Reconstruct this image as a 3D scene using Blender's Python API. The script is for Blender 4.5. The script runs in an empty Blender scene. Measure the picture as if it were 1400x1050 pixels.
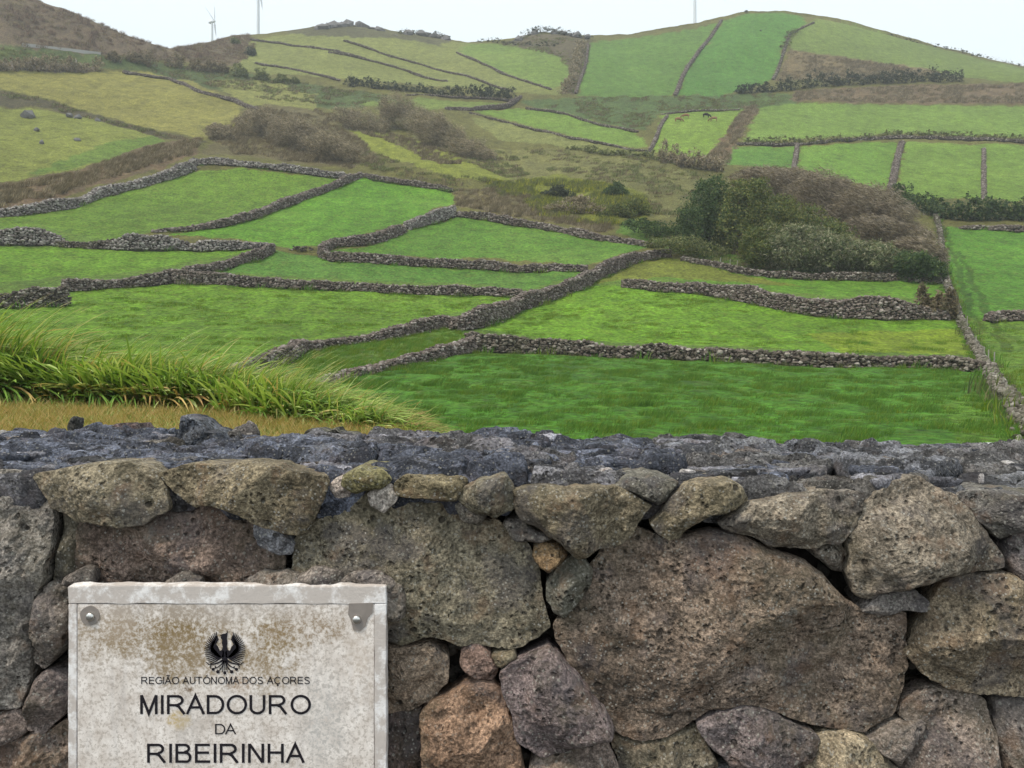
import bpy, bmesh, math, random
import numpy as np
from mathutils import Vector, Matrix

# ------------------------------------------------------------------ camera, world, sun, exposure
scn = bpy.context.scene
C = scn.collection
F = 1100.0            # focal length in pixels of the 1400 px wide photograph
HAZE = 0.00034
EYE = 1.6
cam_d = bpy.data.cameras.new('camera')
cam_d.sensor_width = 36.0
cam_d.lens = 36.0 * F / 1400.0
cam_d.shift_y = -75.0 / 1400.0
cam_d.clip_start = 0.05
cam_d.clip_end = 8000.0
cam = bpy.data.objects.new('camera', cam_d)
cam.location = (0, 0, EYE)
cam.rotation_euler = (math.radians(90), 0, 0)
C.objects.link(cam)
scn.camera = cam

SUN_EL, SUN_AZ = math.radians(60), math.radians(236)   # azimuth: direction the light comes from, clockwise from +Y
world = bpy.data.worlds.new('World')
scn.world = world
world.use_nodes = True
wn = world.node_tree.nodes; wl = world.node_tree.links
wn.clear()
w_out = wn.new('ShaderNodeOutputWorld')
w_bg = wn.new('ShaderNodeBackground'); w_bg.inputs['Strength'].default_value = 0.10
w_sky = wn.new('ShaderNodeTexSky'); w_sky.sky_type = 'NISHITA'; w_sky.sun_disc = False
w_sky.sun_elevation = SUN_EL; w_sky.sun_rotation = SUN_AZ
w_mix = wn.new('ShaderNodeMix'); w_mix.data_type = 'RGBA'
w_mix.inputs[0].default_value = 0.85
w_mix.inputs[7].default_value = (5.85, 6.4, 6.5, 1)       # even white overcast
wl.new(w_sky.outputs[0], w_mix.inputs[6])
wl.new(w_mix.outputs[2], w_bg.inputs['Color'])
wl.new(w_bg.outputs[0], w_out.inputs['Surface'])

sun_d = bpy.data.lights.new('sun', 'SUN')
sun_d.energy = 1.5; sun_d.angle = math.radians(10); sun_d.color = (1.0, 0.91, 0.77)
sun = bpy.data.objects.new('sun', sun_d); C.objects.link(sun)
sd = Vector((math.sin(SUN_AZ) * math.cos(SUN_EL), math.cos(SUN_AZ) * math.cos(SUN_EL), math.sin(SUN_EL)))
sun.rotation_euler = sd.to_track_quat('Z', 'Y').to_euler()
sun.location = (0, 0, 60)

vs = scn.view_settings
vs.view_transform = 'Standard'; vs.look = 'None'; vs.gamma = 1.0; vs.use_curve_mapping = False
vs.exposure = 1.14
try:
    scn.cycles.volume_bounces = 0
    scn.cycles.max_bounces = 6
    scn.cycles.diffuse_bounces = 3
except Exception:
    pass

rng = np.random.default_rng(11)
random.seed(11)

# ------------------------------------------------------------------ numpy noise
def _h(ix, iy, iz, s):
    with np.errstate(over='ignore'):
        h = (ix.astype(np.int64) * 374761393 + iy.astype(np.int64) * 668265263 + iz.astype(np.int64) * 2147483647 + s * 974634777) & 0xFFFFFFFF
        h = ((h ^ (h >> 13)) * 1274126177) & 0xFFFFFFFF
        h = ((h ^ (h >> 16)) * 2246822519) & 0xFFFFFFFF
        h = h ^ (h >> 15)
    return (h & 0xFFFFFF) / float(0xFFFFFF)

def vnoise(x, y, z, s=0):
    x0 = np.floor(x); y0 = np.floor(y); z0 = np.floor(z)
    fx = x - x0; fy = y - y0; fz = z - z0
    fx = fx * fx * (3 - 2 * fx); fy = fy * fy * (3 - 2 * fy); fz = fz * fz * (3 - 2 * fz)
    r = 0
    for dx in (0, 1):
        wx = fx if dx else 1 - fx
        for dy in (0, 1):
            wy = fy if dy else 1 - fy
            for dz in (0, 1):
                wz = fz if dz else 1 - fz
                r = r + wx * wy * wz * _h(x0 + dx, y0 + dy, z0 + dz, s)
    return r * 2 - 1

def fbm(x, y, z, o=4, s=0, g=0.5):
    r = 0; a = 1.0; t = 0
    for i in range(o):
        r = r + a * vnoise(x, y, z, s + i * 17); t += a
        x = x * 2.03 + 3.1; y = y * 2.03 + 7.7; z = z * 2.03 + 1.3; a *= g
    return r / t

def worley(x, y, z, s=0):
    x0 = np.floor(x); y0 = np.floor(y); z0 = np.floor(z)
    best = np.full(x.shape, 9.0)
    for dx in (-1, 0, 1):
        for dy in (-1, 0, 1):
            for dz in (-1, 0, 1):
                cx, cy, cz = x0 + dx, y0 + dy, z0 + dz
                px = cx + _h(cx, cy, cz, s); py = cy + _h(cx, cy, cz, s + 5); pz = cz + _h(cx, cy, cz, s + 9)
                best = np.minimum(best, (px - x) ** 2 + (py - y) ** 2 + (pz - z) ** 2)
    return np.sqrt(best)

# ------------------------------------------------------------------ object helpers
def mesh_from(name, co, faces, smooth=False, mats=(), face_mat=None):
    """co Nx3 array; faces: Mx3 / Mx4 array or list of polygons"""
    me = bpy.data.meshes.new(name)
    co = np.asarray(co, dtype=np.float32)
    if isinstance(faces, np.ndarray):
        m, k = faces.shape
        me.vertices.add(len(co)); me.vertices.foreach_set('co', co.ravel())
        me.loops.add(m * k); me.loops.foreach_set('vertex_index', faces.astype(np.int32).ravel())
        me.polygons.add(m)
        me.polygons.foreach_set('loop_start', np.arange(0, m * k, k, dtype=np.int32))
        me.polygons.foreach_set('loop_total', np.full(m, k, dtype=np.int32))
    else:
        me.from_pydata(co.tolist(), [], faces)
    for mt in mats: me.materials.append(mt)
    if face_mat is not None: me.polygons.foreach_set('material_index', np.asarray(face_mat, dtype=np.int32))
    me.update(calc_edges=True)
    me.polygons.foreach_set('use_smooth', np.full(len(me.polygons), bool(smooth)))
    me.validate()
    return me

def link(name, me, parent=None, loc=(0, 0, 0)):
    o = bpy.data.objects.new(name, me); C.objects.link(o); o.location = loc
    if parent is not None: o.parent = parent
    return o

def tag(o, label=None, cat=None, group=None, kind=None):
    if label: o['label'] = label
    if cat: o['category'] = cat
    if group: o['group'] = group
    if kind: o['kind'] = kind
    return o

def empty(name, loc=(0, 0, 0)):
    o = bpy.data.objects.new(name, None); C.objects.link(o); o.location = loc
    o.empty_display_size = 0.3
    return o

def copy_tree(o, parent=None):
    c = o.copy(); C.objects.link(c); c.parent = parent
    for ch in list(o.children): copy_tree(ch, c)
    return c

class NT:
    """small helper for node materials"""
    def __init__(self, name, rough=0.9):
        self.m = bpy.data.materials.new(name); self.m.use_nodes = True
        self.n = self.m.node_tree.nodes; self.l = self.m.node_tree.links
        self.b = self.n['Principled BSDF']; self.b.inputs['Roughness'].default_value = rough
        try: self.b.inputs['Specular IOR Level'].default_value = 0.25
        except Exception: pass
    def new(self, t, **k):
        n = self.n.new(t)
        for a, v in k.items(): setattr(n, a, v)
        return n
    def link(self, a, b): self.l.new(a, b)
    def coord(self, kind='Object', scale=None):
        tc = self.new('ShaderNodeTexCoord')
        if scale is None: return tc.outputs[kind]
        mp = self.new('ShaderNodeMapping'); mp.inputs['Scale'].default_value = scale
        self.link(tc.outputs[kind], mp.inputs['Vector']); return mp.outputs[0]
    def noise(self, vec, scale, detail=4, rough=0.55, out='Fac'):
        n = self.new('ShaderNodeTexNoise'); n.inputs['Scale'].default_value = scale
        n.inputs['Detail'].default_value = detail; n.inputs['Roughness'].default_value = rough
        if vec is not None: self.link(vec, n.inputs['Vector'])
        return n.outputs[out]
    def voro(self, vec, scale, feature='F1', out='Distance', rnd=1.0):
        n = self.new('ShaderNodeTexVoronoi', feature=feature); n.inputs['Scale'].default_value = scale
        n.inputs['Randomness'].default_value = rnd
        if vec is not None: self.link(vec, n.inputs['Vector'])
        return n.outputs[out]
    def ramp(self, fac, stops):
        r = self.new('ShaderNodeValToRGB'); e = r.color_ramp.elements
        while len(e) < len(stops): e.new(0.5)
        for el, (p, c) in zip(e, stops):
            el.position = p; el.color = (c, c, c, 1) if not isinstance(c, tuple) else tuple(c) + ((1,) if len(c) == 3 else ())
        self.link(fac, r.inputs[0]); return r.outputs[0]
    def mix(self, fac, a, b, mode='MIX'):
        n = self.new('ShaderNodeMix', data_type='RGBA', blend_type=mode)
        for i, v in ((0, fac), (6, a), (7, b)):
            if isinstance(v, (int, float)): n.inputs[i].default_value = v
            elif isinstance(v, tuple): n.inputs[i].default_value = tuple(v) + (1,)
            else: self.link(v, n.inputs[i])
        return n.outputs[2]
    def math(self, op, a, b=0.0, clamp=False):
        n = self.new('ShaderNodeMath', operation=op); n.use_clamp = clamp
        for i, v in ((0, a), (1, b)):
            if isinstance(v, (int, float)): n.inputs[i].default_value = v
            else: self.link(v, n.inputs[i])
        return n.outputs[0]
    def bump(self, h, strength=0.5, dist=0.01, normal=None):
        n = self.new('ShaderNodeBump'); n.inputs['Strength'].default_value = strength
        n.inputs['Distance'].default_value = dist; self.link(h, n.inputs['Height'])
        if normal is not None: self.link(normal, n.inputs['Normal'])
        return n.outputs[0]
    def done(self, color=None, normal=None):
        if color is not None:
            if isinstance(color, tuple): self.b.inputs['Base Color'].default_value = tuple(color) + (1,)
            else: self.link(color, self.b.inputs['Base Color'])
        if normal is not None: self.link(normal, self.b.inputs['Normal'])
        return self.m

def plain(name, col, rough=0.8, metal=0.0, var=0.15, scale=8.0):
    t = NT(name, rough); t.b.inputs['Metallic'].default_value = metal
    f = t.noise(t.coord('Object'), scale, 4)
    c = t.mix(f, tuple(x * (1 - var) for x in col), tuple(min(1, x * (1 + var)) for x in col))
    return t.done(c)
# ------------------------------------------------------------------ terrain as a height field
CREST = [(-900,-260),(-400,-150),(-100,-62),(0,-26),(61,0),(107,16),(154,37),(193,52),(229,64),(250,62),(286,55),(321,46),(357,45),
         (429,34),(468,33),(507,36),(557,43),(611,52),(640,56),(686,55),(732,44),(782,45),(807,49),(861,46),(946,32),(1000,20),
         (1021,15),(1071,15),(1121,23),(1150,29),(1214,46),(1275,62),(1346,79),(1400,91),(1600,125),(1900,150),(2400,170)]
CX = np.array([c[0] for c in CREST], float); CY = np.array([c[1] for c in CREST], float)
CDX = [-900, 0, 200, 240, 330, 700, 1000, 1400, 2400]
CDD = [290, 300, 322, 345, 415, 430, 430, 430, 430]
ROWS = [495, 465, 430, 380, 330, 280, 215, 150, 100]
DCOL = {-600: [50, 60, 71, 86, 102, 122, 150, 200, 243], 0: [55, 64, 75, 90, 107, 127, 160, 212, 255],
        350: [58, 70, 83, 103, 125, 152, 197, 268, 330], 700: [60, 75, 90, 115, 140, 175, 230, 300, 362],
        1400: [62, 76, 87, 110, 136, 168, 218, 284, 348], 2000: [62, 76, 87, 110, 136, 168, 218, 284, 348]}

def knots(c):
    ks = sorted(DCOL)
    c2 = min(max(c, ks[0]), ks[-1])
    for a, b in zip(ks, ks[1:]):
        if a <= c2 <= b:
            t = (c2 - a) / (b - a); ds = [x * (1 - t) + y * t for x, y in zip(DCOL[a], DCOL[b])]; break
    cr = float(np.interp(c, CX, CY)); cd = float(np.interp(c, CDX, CDD))
    # near side: plateau, then the bank that falls to the fields
    e = float(np.interp(c, [-900, 0, 300, 420, 520, 600, 660, 1400], [19, 17.5, 16.0, 14.6, 13.4, 11.8, 9.6, 8.6]))
    out = [(1.0, -1.6), (e * 0.6, -1.6), (e, -1.68), (e * 1.22, -2.45), (e * 1.5, -3.0)]
    if e * 1.5 < 21: out.append((22, -3.3))
    out += [(31, -3.35), (42, -3.1)]
    for r, d in zip(ROWS, ds):
        if r > cr + 6 and d < cd - 8: out.append((d, (450 - r) / F * d))
    s = (450 - cr) / F
    out.append((cd, s * cd))
    out += [(cd * 1.06, s * cd * 1.02), (cd * 1.3, s * cd * 1.2), (1000, s * 0.93 * 1000), (1300, s * 0.9 * 1300), (2000, s * 0.6 * 1300), (5000, -100)]
    return out

NU = 620
_t = np.linspace(-1, 1, NU)
U = np.where(np.abs(_t) < 0.82, _t * 0.80, np.sign(_t) * (0.656 + (np.abs(_t) - 0.82) / 0.18 * 1.5))
def seg(a, b, n): return list(np.exp(np.linspace(math.log(a), math.log(b), n, endpoint=False)))
DD = np.array(seg(1.4, 9, 40) + seg(9, 22, 110) + seg(22, 80, 330) + seg(80, 200, 200) + seg(200, 460, 170) + seg(460, 5200, 40) + [5200])
ND = len(DD)
Zr = np.zeros((NU, ND))
for i, u in enumerate(U):
    k = knots(700 + F * u)
    kd = np.array([a for a, b in k]); kz = np.array([b for a, b in k])
    Zr[i] = np.interp(DD, kd, kz)
def smooth_axis(a, n, axis):
    for _ in range(n):
        a = a + 0.0
        if axis == 0: a[1:-1] = 0.25 * a[:-2] + 0.5 * a[1:-1] + 0.25 * a[2:]
        else: a[:, 1:-1] = 0.25 * a[:, :-2] + 0.5 * a[:, 1:-1] + 0.25 * a[:, 2:]
    return a
Zr = smooth_axis(Zr, 10, 1); Zr = smooth_axis(Zr, 3, 0)
UU, DG = np.meshgrid(U, DD, indexing='ij')
XX = UU * DG
fade = np.clip((DG - 20) / 25, 0, 1)
big = fbm(XX / 38, DG / 38, DG * 0 + 3, 3, 5)
far = np.clip((DG - 60) / 90, 0, 1)
crest_d = np.interp(700 + F * UU, CDX, CDD)
nearcrest = np.clip(np.abs(DG - crest_d) / 50, 0.12, 1)
Zr = Zr + fade * (0.10 + 0.0045 * DG * far) * big * nearcrest
Zr = Zr + fade * (0.08 + far * 0.25) * fbm(XX / 9, DG / 9, DG * 0, 3, 8) * np.minimum(nearcrest + 0.15, 1)

# a few humps of their own: pixel column, distance, radius across, radius along, height
def bump_at(cx, d, rx, ry, h):
    global Zr
    x = (cx - 700) / F * d
    Zr = Zr + h * np.exp(-(((XX - x) / rx) ** 2 + ((DG - d) / ry) ** 2))
bump_at(370, 178, 16, 12, 3.0)
bump_at(590, 196, 14, 14, 3.2)
bump_at(640, 162, 9, 9, 1.2)

ROWG = 450 - F * Zr / DG
def row_line(c):
    u = (c - 700) / F
    i = int(np.clip(np.searchsorted(U, u) - 1, 0, NU - 2)); t = (u - U[i]) / (U[i + 1] - U[i])
    return Zr[i] * (1 - t) + Zr[i + 1] * t
def ground(x, y):
    """terrain height (world z) under a world point"""
    z = row_line(700 + F * x / y)
    return EYE + float(np.interp(y, DD, z))
def hit(c, r, dmin=19.0):
    """world point where the sight line of a pixel meets the terrain"""
    z = row_line(c); rr = 450 - F * z / DD
    k = np.where((DD > dmin) & (rr <= r))[0]
    if len(k) == 0:
        k0 = int(np.argmin(np.where((DD > dmin) & (DD < 460), rr, 1e9)))
        d = DD[k0]
    else:
        k0 = k[0]
        a, b = rr[k0 - 1], rr[k0]
        t = 0 if a <= r or a == b else (a - r) / (a - b)
        d = DD[k0 - 1] + t * (DD[k0] - DD[k0 - 1])
    u = (c - 700) / F
    return Vector((u * d, d, EYE + float(np.interp(d, DD, z))))
def hits(poly, dmin=19.0): return [hit(c, r, dmin) for c, r in poly]

def inside(px, py, poly):
    r = np.zeros(px.shape, bool); n = len(poly)
    for i in range(n):
        x1, y1 = poly[i][0], poly[i][1]; x2, y2 = poly[(i + 1) % n][0], poly[(i + 1) % n][1]
        if y1 == y2: continue
        cnd = ((y1 > py) != (y2 > py)) & (px < (x2 - x1) * (py - y1) / (y2 - y1) + x1)
        r ^= cnd
    return r

def densify(poly, step=25):
    out = []
    n = len(poly)
    for i in range(n):
        a, b = poly[i], poly[(i + 1) % n]
        k = max(1, int(math.hypot(a[0] - b[0], a[1] - b[1]) / step))
        for j in range(k): out.append((a[0] + (b[0] - a[0]) * j / k, a[1] + (b[1] - a[1]) * j / k))
    return out

# ground cover by region: (pixel outline, albedo, tussock strength)
OLIVE = (0.110, 0.112, 0.040); SCRUB = (0.062, 0.070, 0.034); BROWN = (0.115, 0.082, 0.062); LIME = (0.130, 0.215, 0.028)
BRT = (0.105, 0.200, 0.022); DEEP = (0.066, 0.182, 0.022); PALE = (0.150, 0.185, 0.060); YEL = (0.175, 0.175, 0.055); DKG = (0.045, 0.075, 0.030)
REGIONS = [
 ([(-900,-300),(61,-10),(107,10),(154,30),(193,46),(229,58),(262,60),(240,84),(150,76),(0,64),(-400,60),(-900,60)], (0.108,0.084,0.072), 1.2),
 ([(235,62),(262,58),(290,52),(340,44),(352,66),(340,88),(300,92),(250,84)], (0.095,0.075,0.055), 1.2),
 ([(-600,62),(0,62),(150,76),(320,98),(470,122),(560,135),(470,150),(360,140),(200,98),(0,84),(-600,80)], (0.055,0.080,0.038), 1.2),
 ([(-600,84),(0,84),(60,84),(140,90),(120,98),(0,98),(-600,96)], (0.10,0.085,0.085), 1.4),
 ([(-600,100),(0,98),(120,98),(200,98),(260,112),(335,143),(322,170),(279,192),(214,177),(143,159),(71,137),(0,122),(-600,110)], YEL, 1.2),
 ([(-600,150),(0,148),(60,150),(130,164),(214,184),(215,195),(150,225),(0,250),(-600,300)], (0.150,0.180,0.045), 1.0),
 ([(150,195),(214,184),(222,194),(170,215),(60,238),(30,240)], (0.095,0.150,0.035), 0.8),
 ([(-600,120),(0,124),(71,139),(143,161),(214,179),(279,195),(279,200),(214,187),(143,168),(60,147),(-600,134)], (0.055,0.050,0.034), 1.2),
 ([(-600,310),(0,252),(100,235),(200,200),(275,188),(268,214),(200,236),(130,256),(60,278),(0,286),(-600,340)], BROWN, 1.3),
 ([(285,110),(360,108),(430,130),(430,150),(380,160),(330,140)], (0.150,0.165,0.060), 1.0),
 ([(300,190),(360,140),(430,150),(500,190),(520,215),(480,232),(420,225),(320,212),(270,210)], (0.095,0.085,0.050), 1.3),
 ([(340,55),(430,42),(520,52),(610,58),(690,60),(760,70),(807,62),(802,85),(793,110),(786,128),(740,130),(700,126),(480,108),(340,98),(325,90)], (0.140,0.165,0.062), 0.6),
 ([(640,60),(690,60),(760,72),(778,90),(780,112),(752,122),(706,105),(660,86),(628,70)], (0.110,0.165,0.052), 0.6),
 ([(380,34),(430,32),(470,30),(560,42),(618,54),(600,62),(540,52),(450,50),(400,46)], (0.07,0.072,0.05), 1.0),
 ([(686,60),(730,42),(790,44),(807,50),(806,70),(795,112),(786,128),(768,128),(780,100),(768,78),(730,66)], (0.080,0.070,0.052), 1.2),
 ([(807,58),(861,52),(946,40),(980,32),(955,70),(938,95),(922,130),(860,134),(790,131),(800,90)], (0.078,0.150,0.042), 0.7),
 ([(990,28),(1021,15),(1071,16),(1105,30),(1077,50),(1070,74),(1056,107),(1020,124),(985,130),(926,130),(941,93),(960,66)], (0.062,0.150,0.038), 0.8),
 ([(1112,28),(1150,30),(1214,48),(1275,64),(1346,82),(1400,93),(1700,140),(1700,120),(1400,113),(1250,98),(1180,84),(1080,68),(1082,48)], (0.115,0.160,0.055), 0.7),
 ([(1078,70),(1140,76),(1215,86),(1300,100),(1250,106),(1150,108),(1060,112)], (0.130,0.105,0.070), 1.2),
 ([(1085,125),(1150,120),(1250,116),(1400,114),(1800,116),(1800,142),(1400,142),(1250,142),(1085,138)], (0.125,0.095,0.072), 1.4),
 ([(790,133),(925,131),(1085,128),(1085,142),(1015,150),(905,155),(880,180),(740,148),(710,138)], (0.060,0.095,0.042), 1.2),
 ([(1040,148),(1085,141),(1250,144),(1400,145),(1800,148),(1800,190),(1400,188),(1240,182),(1096,190),(1015,193)], (0.120,0.190,0.050), 0.8),
 ([(905,156),(960,150),(1018,150),(1000,180),(975,216),(930,214),(893,206)], (0.130,0.200,0.042), 0.7),
 ([(1000,200),(1090,200),(1083,230),(985,224)], (0.080,0.170,0.040), 0.7),
 ([(1096,200),(1225,194),(1220,228),(1213,262),(1150,246),(1088,230)], (0.105,0.195,0.040), 0.7),
 ([(1237,194),(1400,198),(1800,200),(1800,276),(1400,274),(1226,270),(1228,230)], (0.115,0.190,0.042), 0.8),
 ([(1018,146),(1038,148),(1008,190),(990,225),(966,222),(985,190)], (0.120,0.085,0.062), 1.2),
 ([(645,153),(700,148),(760,152),(870,182),(888,202),(861,201),(771,184),(700,166)], (0.115,0.185,0.045), 0.7),
 ([(640,160),(700,170),(771,188),(861,205),(900,212),(850,212),(760,200),(680,190)], (0.135,0.155,0.060), 0.8),
 ([(560,135),(690,140),(640,150),(560,150),(480,142)], (0.120,0.160,0.055), 0.8),
 ([(478,178),(520,180),(580,196),(640,218),(705,246),(660,248),(590,235),(510,208)], (0.150,0.180,0.035), 1.0),
 ([(600,205),(760,205),(900,220),(960,240),(960,300),(890,300),(820,262),(700,245)], (0.115,0.120,0.050), 1.3),
 ([(690,250),(760,238),(880,262),(885,300),(820,312),(740,296)], (0.115,0.135,0.020), 1.3),
 ([(620,262),(700,255),(760,290),(840,312),(820,318),(720,298),(628,284)], (0.120,0.105,0.060), 1.3),
 ([(860,300),(940,320),(1010,350),(1030,376),(950,352),(900,338),(840,318)], (0.070,0.135,0.025), 1.2),
 ([(-600,380),(0,300),(86,288),(164,264),(200,256),(232,246),(264,234),(332,230),(430,241),(472,245),(429,262),(379,280),(304,304),(225,316),(150,330),(100,318),(60,308),(0,309),(-600,400)], (0.098,0.175,0.028), 0.8),
 ([(230,322),(304,309),(379,285),(429,267),(464,253),(492,243),(568,254),(617,262),(618,278),(586,290),(521,314),(442,332),(400,340),(360,332),(300,324)], (0.082,0.190,0.024), 0.9),
 ([(450,344),(521,334),(560,314),(618,297),(630,298),(682,304),(736,312),(839,333),(889,338),(840,350),(800,364),(736,358),(664,354),(593,352),(521,347)], (0.075,0.165,0.028), 0.9),
 ([(-600,450),(-80,395),(88,378),(154,374),(232,363),(314,350),(350,341),(160,341),(0,337),(-80,337),(-600,350)], (0.105,0.205,0.026), 0.8),
 ([(240,368),(340,357),(372,343),(440,352),(521,362),(593,366),(800,374),(760,387),(716,396),(629,386),(539,385),(393,378),(321,374)], (0.066,0.155,0.032), 0.9),
 ([(-600,520),(-80,425),(88,417),(92,397),(240,388),(321,391),(539,401),(700,404),(707,410),(650,420),(604,430),(539,446),(450,464),(390,470),(330,500),(0,560),(-600,640)], BRT, 0.9),
 ([(395,494),(411,482),(500,468),(604,448),(640,450),(640,478),(568,492),(486,510),(440,522),(400,512)], (0.088, 0.158, 0.030), 1.2),
 ([(430,530),(486,513),(568,497),(640,483),(760,486),(900,492),(1000,496),(1121,503),(1257,503),(1352,510),(1368,533),(1400,585),(1480,680),(1000,900),(0,900),(200,560)], DEEP, 1.2),
 ([(1290,560),(1352,512),(1368,535),(1400,585),(1450,640),(1330,640)], (0.090,0.190,0.026), 1.1),
 ([(656,450),(707,427),(754,411),(810,388),(860,393),(971,404),(1018,413),(1100,431),(1150,436),(1307,438),(1340,486),(1290,484),(1150,482),(1043,475),(900,470),(760,464)], (0.112,0.225,0.020), 0.8),
 ([(1100,455),(1307,450),(1335,486),(1290,484),(1150,482)], (0.165,0.230,0.022), 0.8),
 ([(812,388),(839,372),(875,358),(914,353),(960,362),(1020,378),(1286,388),(1300,405),(1257,408),(1150,405),(1054,397),(971,386),(880,380)], (0.088,0.190,0.026), 0.8),
 ([(812,388),(839,372),(875,358),(914,353),(960,362),(1020,378),(1100,392),(1018,386),(900,380),(860,381)], (0.125,0.155,0.030), 1.0),
 ([(1292,310),(1400,316),(1800,318),(1800,440),(1400,424),(1352,424),(1340,450),(1325,440),(1300,395),(1290,350)], (0.075,0.185,0.026), 0.9),
 ([(1352,440),(1400,440),(1800,460),(1800,900),(1420,600),(1372,533),(1357,508),(1325,460),(1312,430)], (0.105,0.190,0.030), 1.0),
]
PX = XX.ravel(); PY = DG.ravel()
wob = 0.004 * PY
wx = PX + wob * 1.6 * fbm(PX / 3.0, PY / 3.0, PX * 0, 2, 91); wy = PY + wob * 1.6 * fbm(PX / 3.0, PY / 3.0, PX * 0 + 5, 2, 92)
cover = np.tile(np.array(OLIVE) * 0.85, (len(PX), 1)); tus = np.full(len(PX), 1.1)
nearland = PY < 118; cover[nearland] = (0.088, 0.150, 0.034); tus[nearland] = 0.9
far_m = (PY > 500); cover[far_m] = (0.10, 0.11, 0.05)
for poly, col, ts in REGIONS:
    wpoly = [(v.x, v.y) for v in hits(densify(poly))]
    xs = [p[0] for p in wpoly]; ys = [p[1] for p in wpoly]
    bb = (wx > min(xs)) & (wx < max(xs)) & (wy > min(ys)) & (wy < max(ys)) & (PY > 19.3)
    ix = np.where(bb)[0]
    k = inside(wx[ix], wy[ix], wpoly)
    cover[ix[k]] = col; tus[ix[k]] = ts
near = PY < 19.3
cover[near] = (0.14, 0.15, 0.035)
e_line = np.interp(700 + F * PX / PY, [-900, 0, 300, 420, 520, 600, 660, 1400], [19, 17.5, 16.0, 14.6, 13.4, 11.8, 9.6, 8.6])
mown = (PY < e_line * 1.0); cover[mown] = (0.290, 0.235, 0.060)
bank = (PY >= e_line * 1.0) & (PY < np.maximum(e_line * 1.45, 21)); cover[bank & (PY < 24)] = (0.060, 0.110, 0.024)
# broad patches and fine mottling of the sward (real colour differences of the grass)
m1 = fbm(PX / 14, PY / 14, PX * 0, 4, 31); m2 = fbm(PX / 2.2, PY / 1.3, PX * 0 + 2, 3, 33); m3 = fbm(PX / 60, PY / 60, PX * 0 + 4, 3, 35)
val = 1 + 0.20 * m1 + 0.18 * m2 * np.clip(tus, 0.6, 1.4) + 0.12 * m3
green = (cover[:, 1] > cover[:, 0] * 1.25)[:, None]
cover = np.where(green, cover * np.array((1.18, 1.19, 0.76)), cover * np.array((1.24, 1.16, 0.90)))
cover = cover * val[:, None]
dry = np.clip(m1 * 1.4 + 0.8 * m3 - 0.25, 0, 1)[:, None] * (PY > 24)[:, None]
cover = cover * (1 - 0.20 * dry) + 0.20 * dry * np.array((0.20, 0.19, 0.06))
rgh = np.clip(fbm(PX / 5, PY / 5, PX * 0 + 9, 4, 41) * 2.2 - 0.35, 0, 1) * np.clip(tus - 1.0, 0, 0.4) / 0.4
cover = cover * (1 - 0.65 * rgh[:, None]) + 0.65 * rgh[:, None] * np.array((0.050, 0.050, 0.026))
# tyre tracks in the right field
def dist_poly(px, py, pts):
    d = np.full(px.shape, 1e9)
    for a, b in zip(pts, pts[1:]):
        ax, ay, bx, by = a[0], a[1], b[0], b[1]; L = (bx - ax) ** 2 + (by - ay) ** 2
        t = np.clip(((px - ax) * (bx - ax) + (py - ay) * (by - ay)) / L, 0, 1)
        d = np.minimum(d, np.hypot(px - ax - t * (bx - ax), py - ay - t * (by - ay)))
    return d
dz = np.zeros(len(PX))
for tr in ([(1291,312),(1302,345),(1314,385),(1326,425),(1340,452)], [(1311,345),(1320,362),(1332,392),(1345,420),(1362,452),(1380,480)]):
    w = [(v.x, v.y) for v in hits(tr)]
    ix = np.where((PY > 60) & (PY < 170) & (PX > 30))[0]
    d = dist_poly(wx[ix], wy[ix], w); k = d < 0.42
    cover[ix[k]] *= 0.58; dz[ix[k]] -= 0.12
# tussock relief
rel = (0.045 + 0.0022 * PY) * (PY > 20) * np.clip(tus, 0.5, 1.5)
rel = np.minimum(rel, 0.8) * np.interp(PY, [0, 60, 110], [.55, .6, 1.0])
tz = rel * (fbm(PX / (0.7 + PY * 0.012), PY / (0.7 + PY * 0.012), PX * 0, 3, 51)) * np.minimum(nearcrest.ravel() + 0.3, 1)
tz += rgh * np.minimum(0.004 * PY, 1.2) * (0.5 + 0.5 * m2)
tz += (PY <= 20) * 0.03 * fbm(PX * 2, PY * 2, PX * 0, 3, 57)
ZT = EYE + Zr.ravel() + tz + dz
ZT[PY < 2.4] = 0.0

t = NT('ground_cover', 0.95)
at = t.new('ShaderNodeAttribute', attribute_name='cover')
oc = t.coord('Object')
n1 = t.noise(oc, 3.0, 6, 0.7)
n2 = t.noise(t.coord('Object', (1.0, 0.7, 1.0)), 1.9, 5, 0.7)
c = t.mix(1.0, at.outputs['Color'], t.ramp(n1, [(0.36, 0.52), (0.50, 0.98), (0.66, 1.42)]), 'MULTIPLY')
n4 = t.noise(t.coord('Object', (0.9, 0.6, 1.0)), 0.42, 7, 0.75)
c = t.mix(1.0, c, t.ramp(n4, [(0.38, 0.70), (0.50, 1.0), (0.64, 1.25)]), 'MULTIPLY')
c = t.mix(1.0, c, t.ramp(n2, [(0.36, 0.66), (0.50, 1.0), (0.66, 1.25)]), 'MULTIPLY')
c = t.mix(t.math('MULTIPLY', t.ramp(t.noise(oc, 0.9, 6, 0.75), [(0.50, 0.0), (0.66, 1.0)]), 0.30), c, (0.22, 0.20, 0.05))
hgt = t.math('ADD', t.noise(oc, 2.2, 6, 0.7), t.math('MULTIPLY', n2, 0.8))
M_GROUND = t.done(c, t.bump(hgt, 1.0, 0.5))
idx = np.arange(NU * ND).reshape(NU, ND)
q = np.stack([idx[:-1, :-1].ravel(), idx[1:, :-1].ravel(), idx[1:, 1:].ravel(), idx[:-1, 1:].ravel()], 1)
me = mesh_from('hillside', np.stack([PX, PY, ZT], 1), q, True, [M_GROUND])
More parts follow.
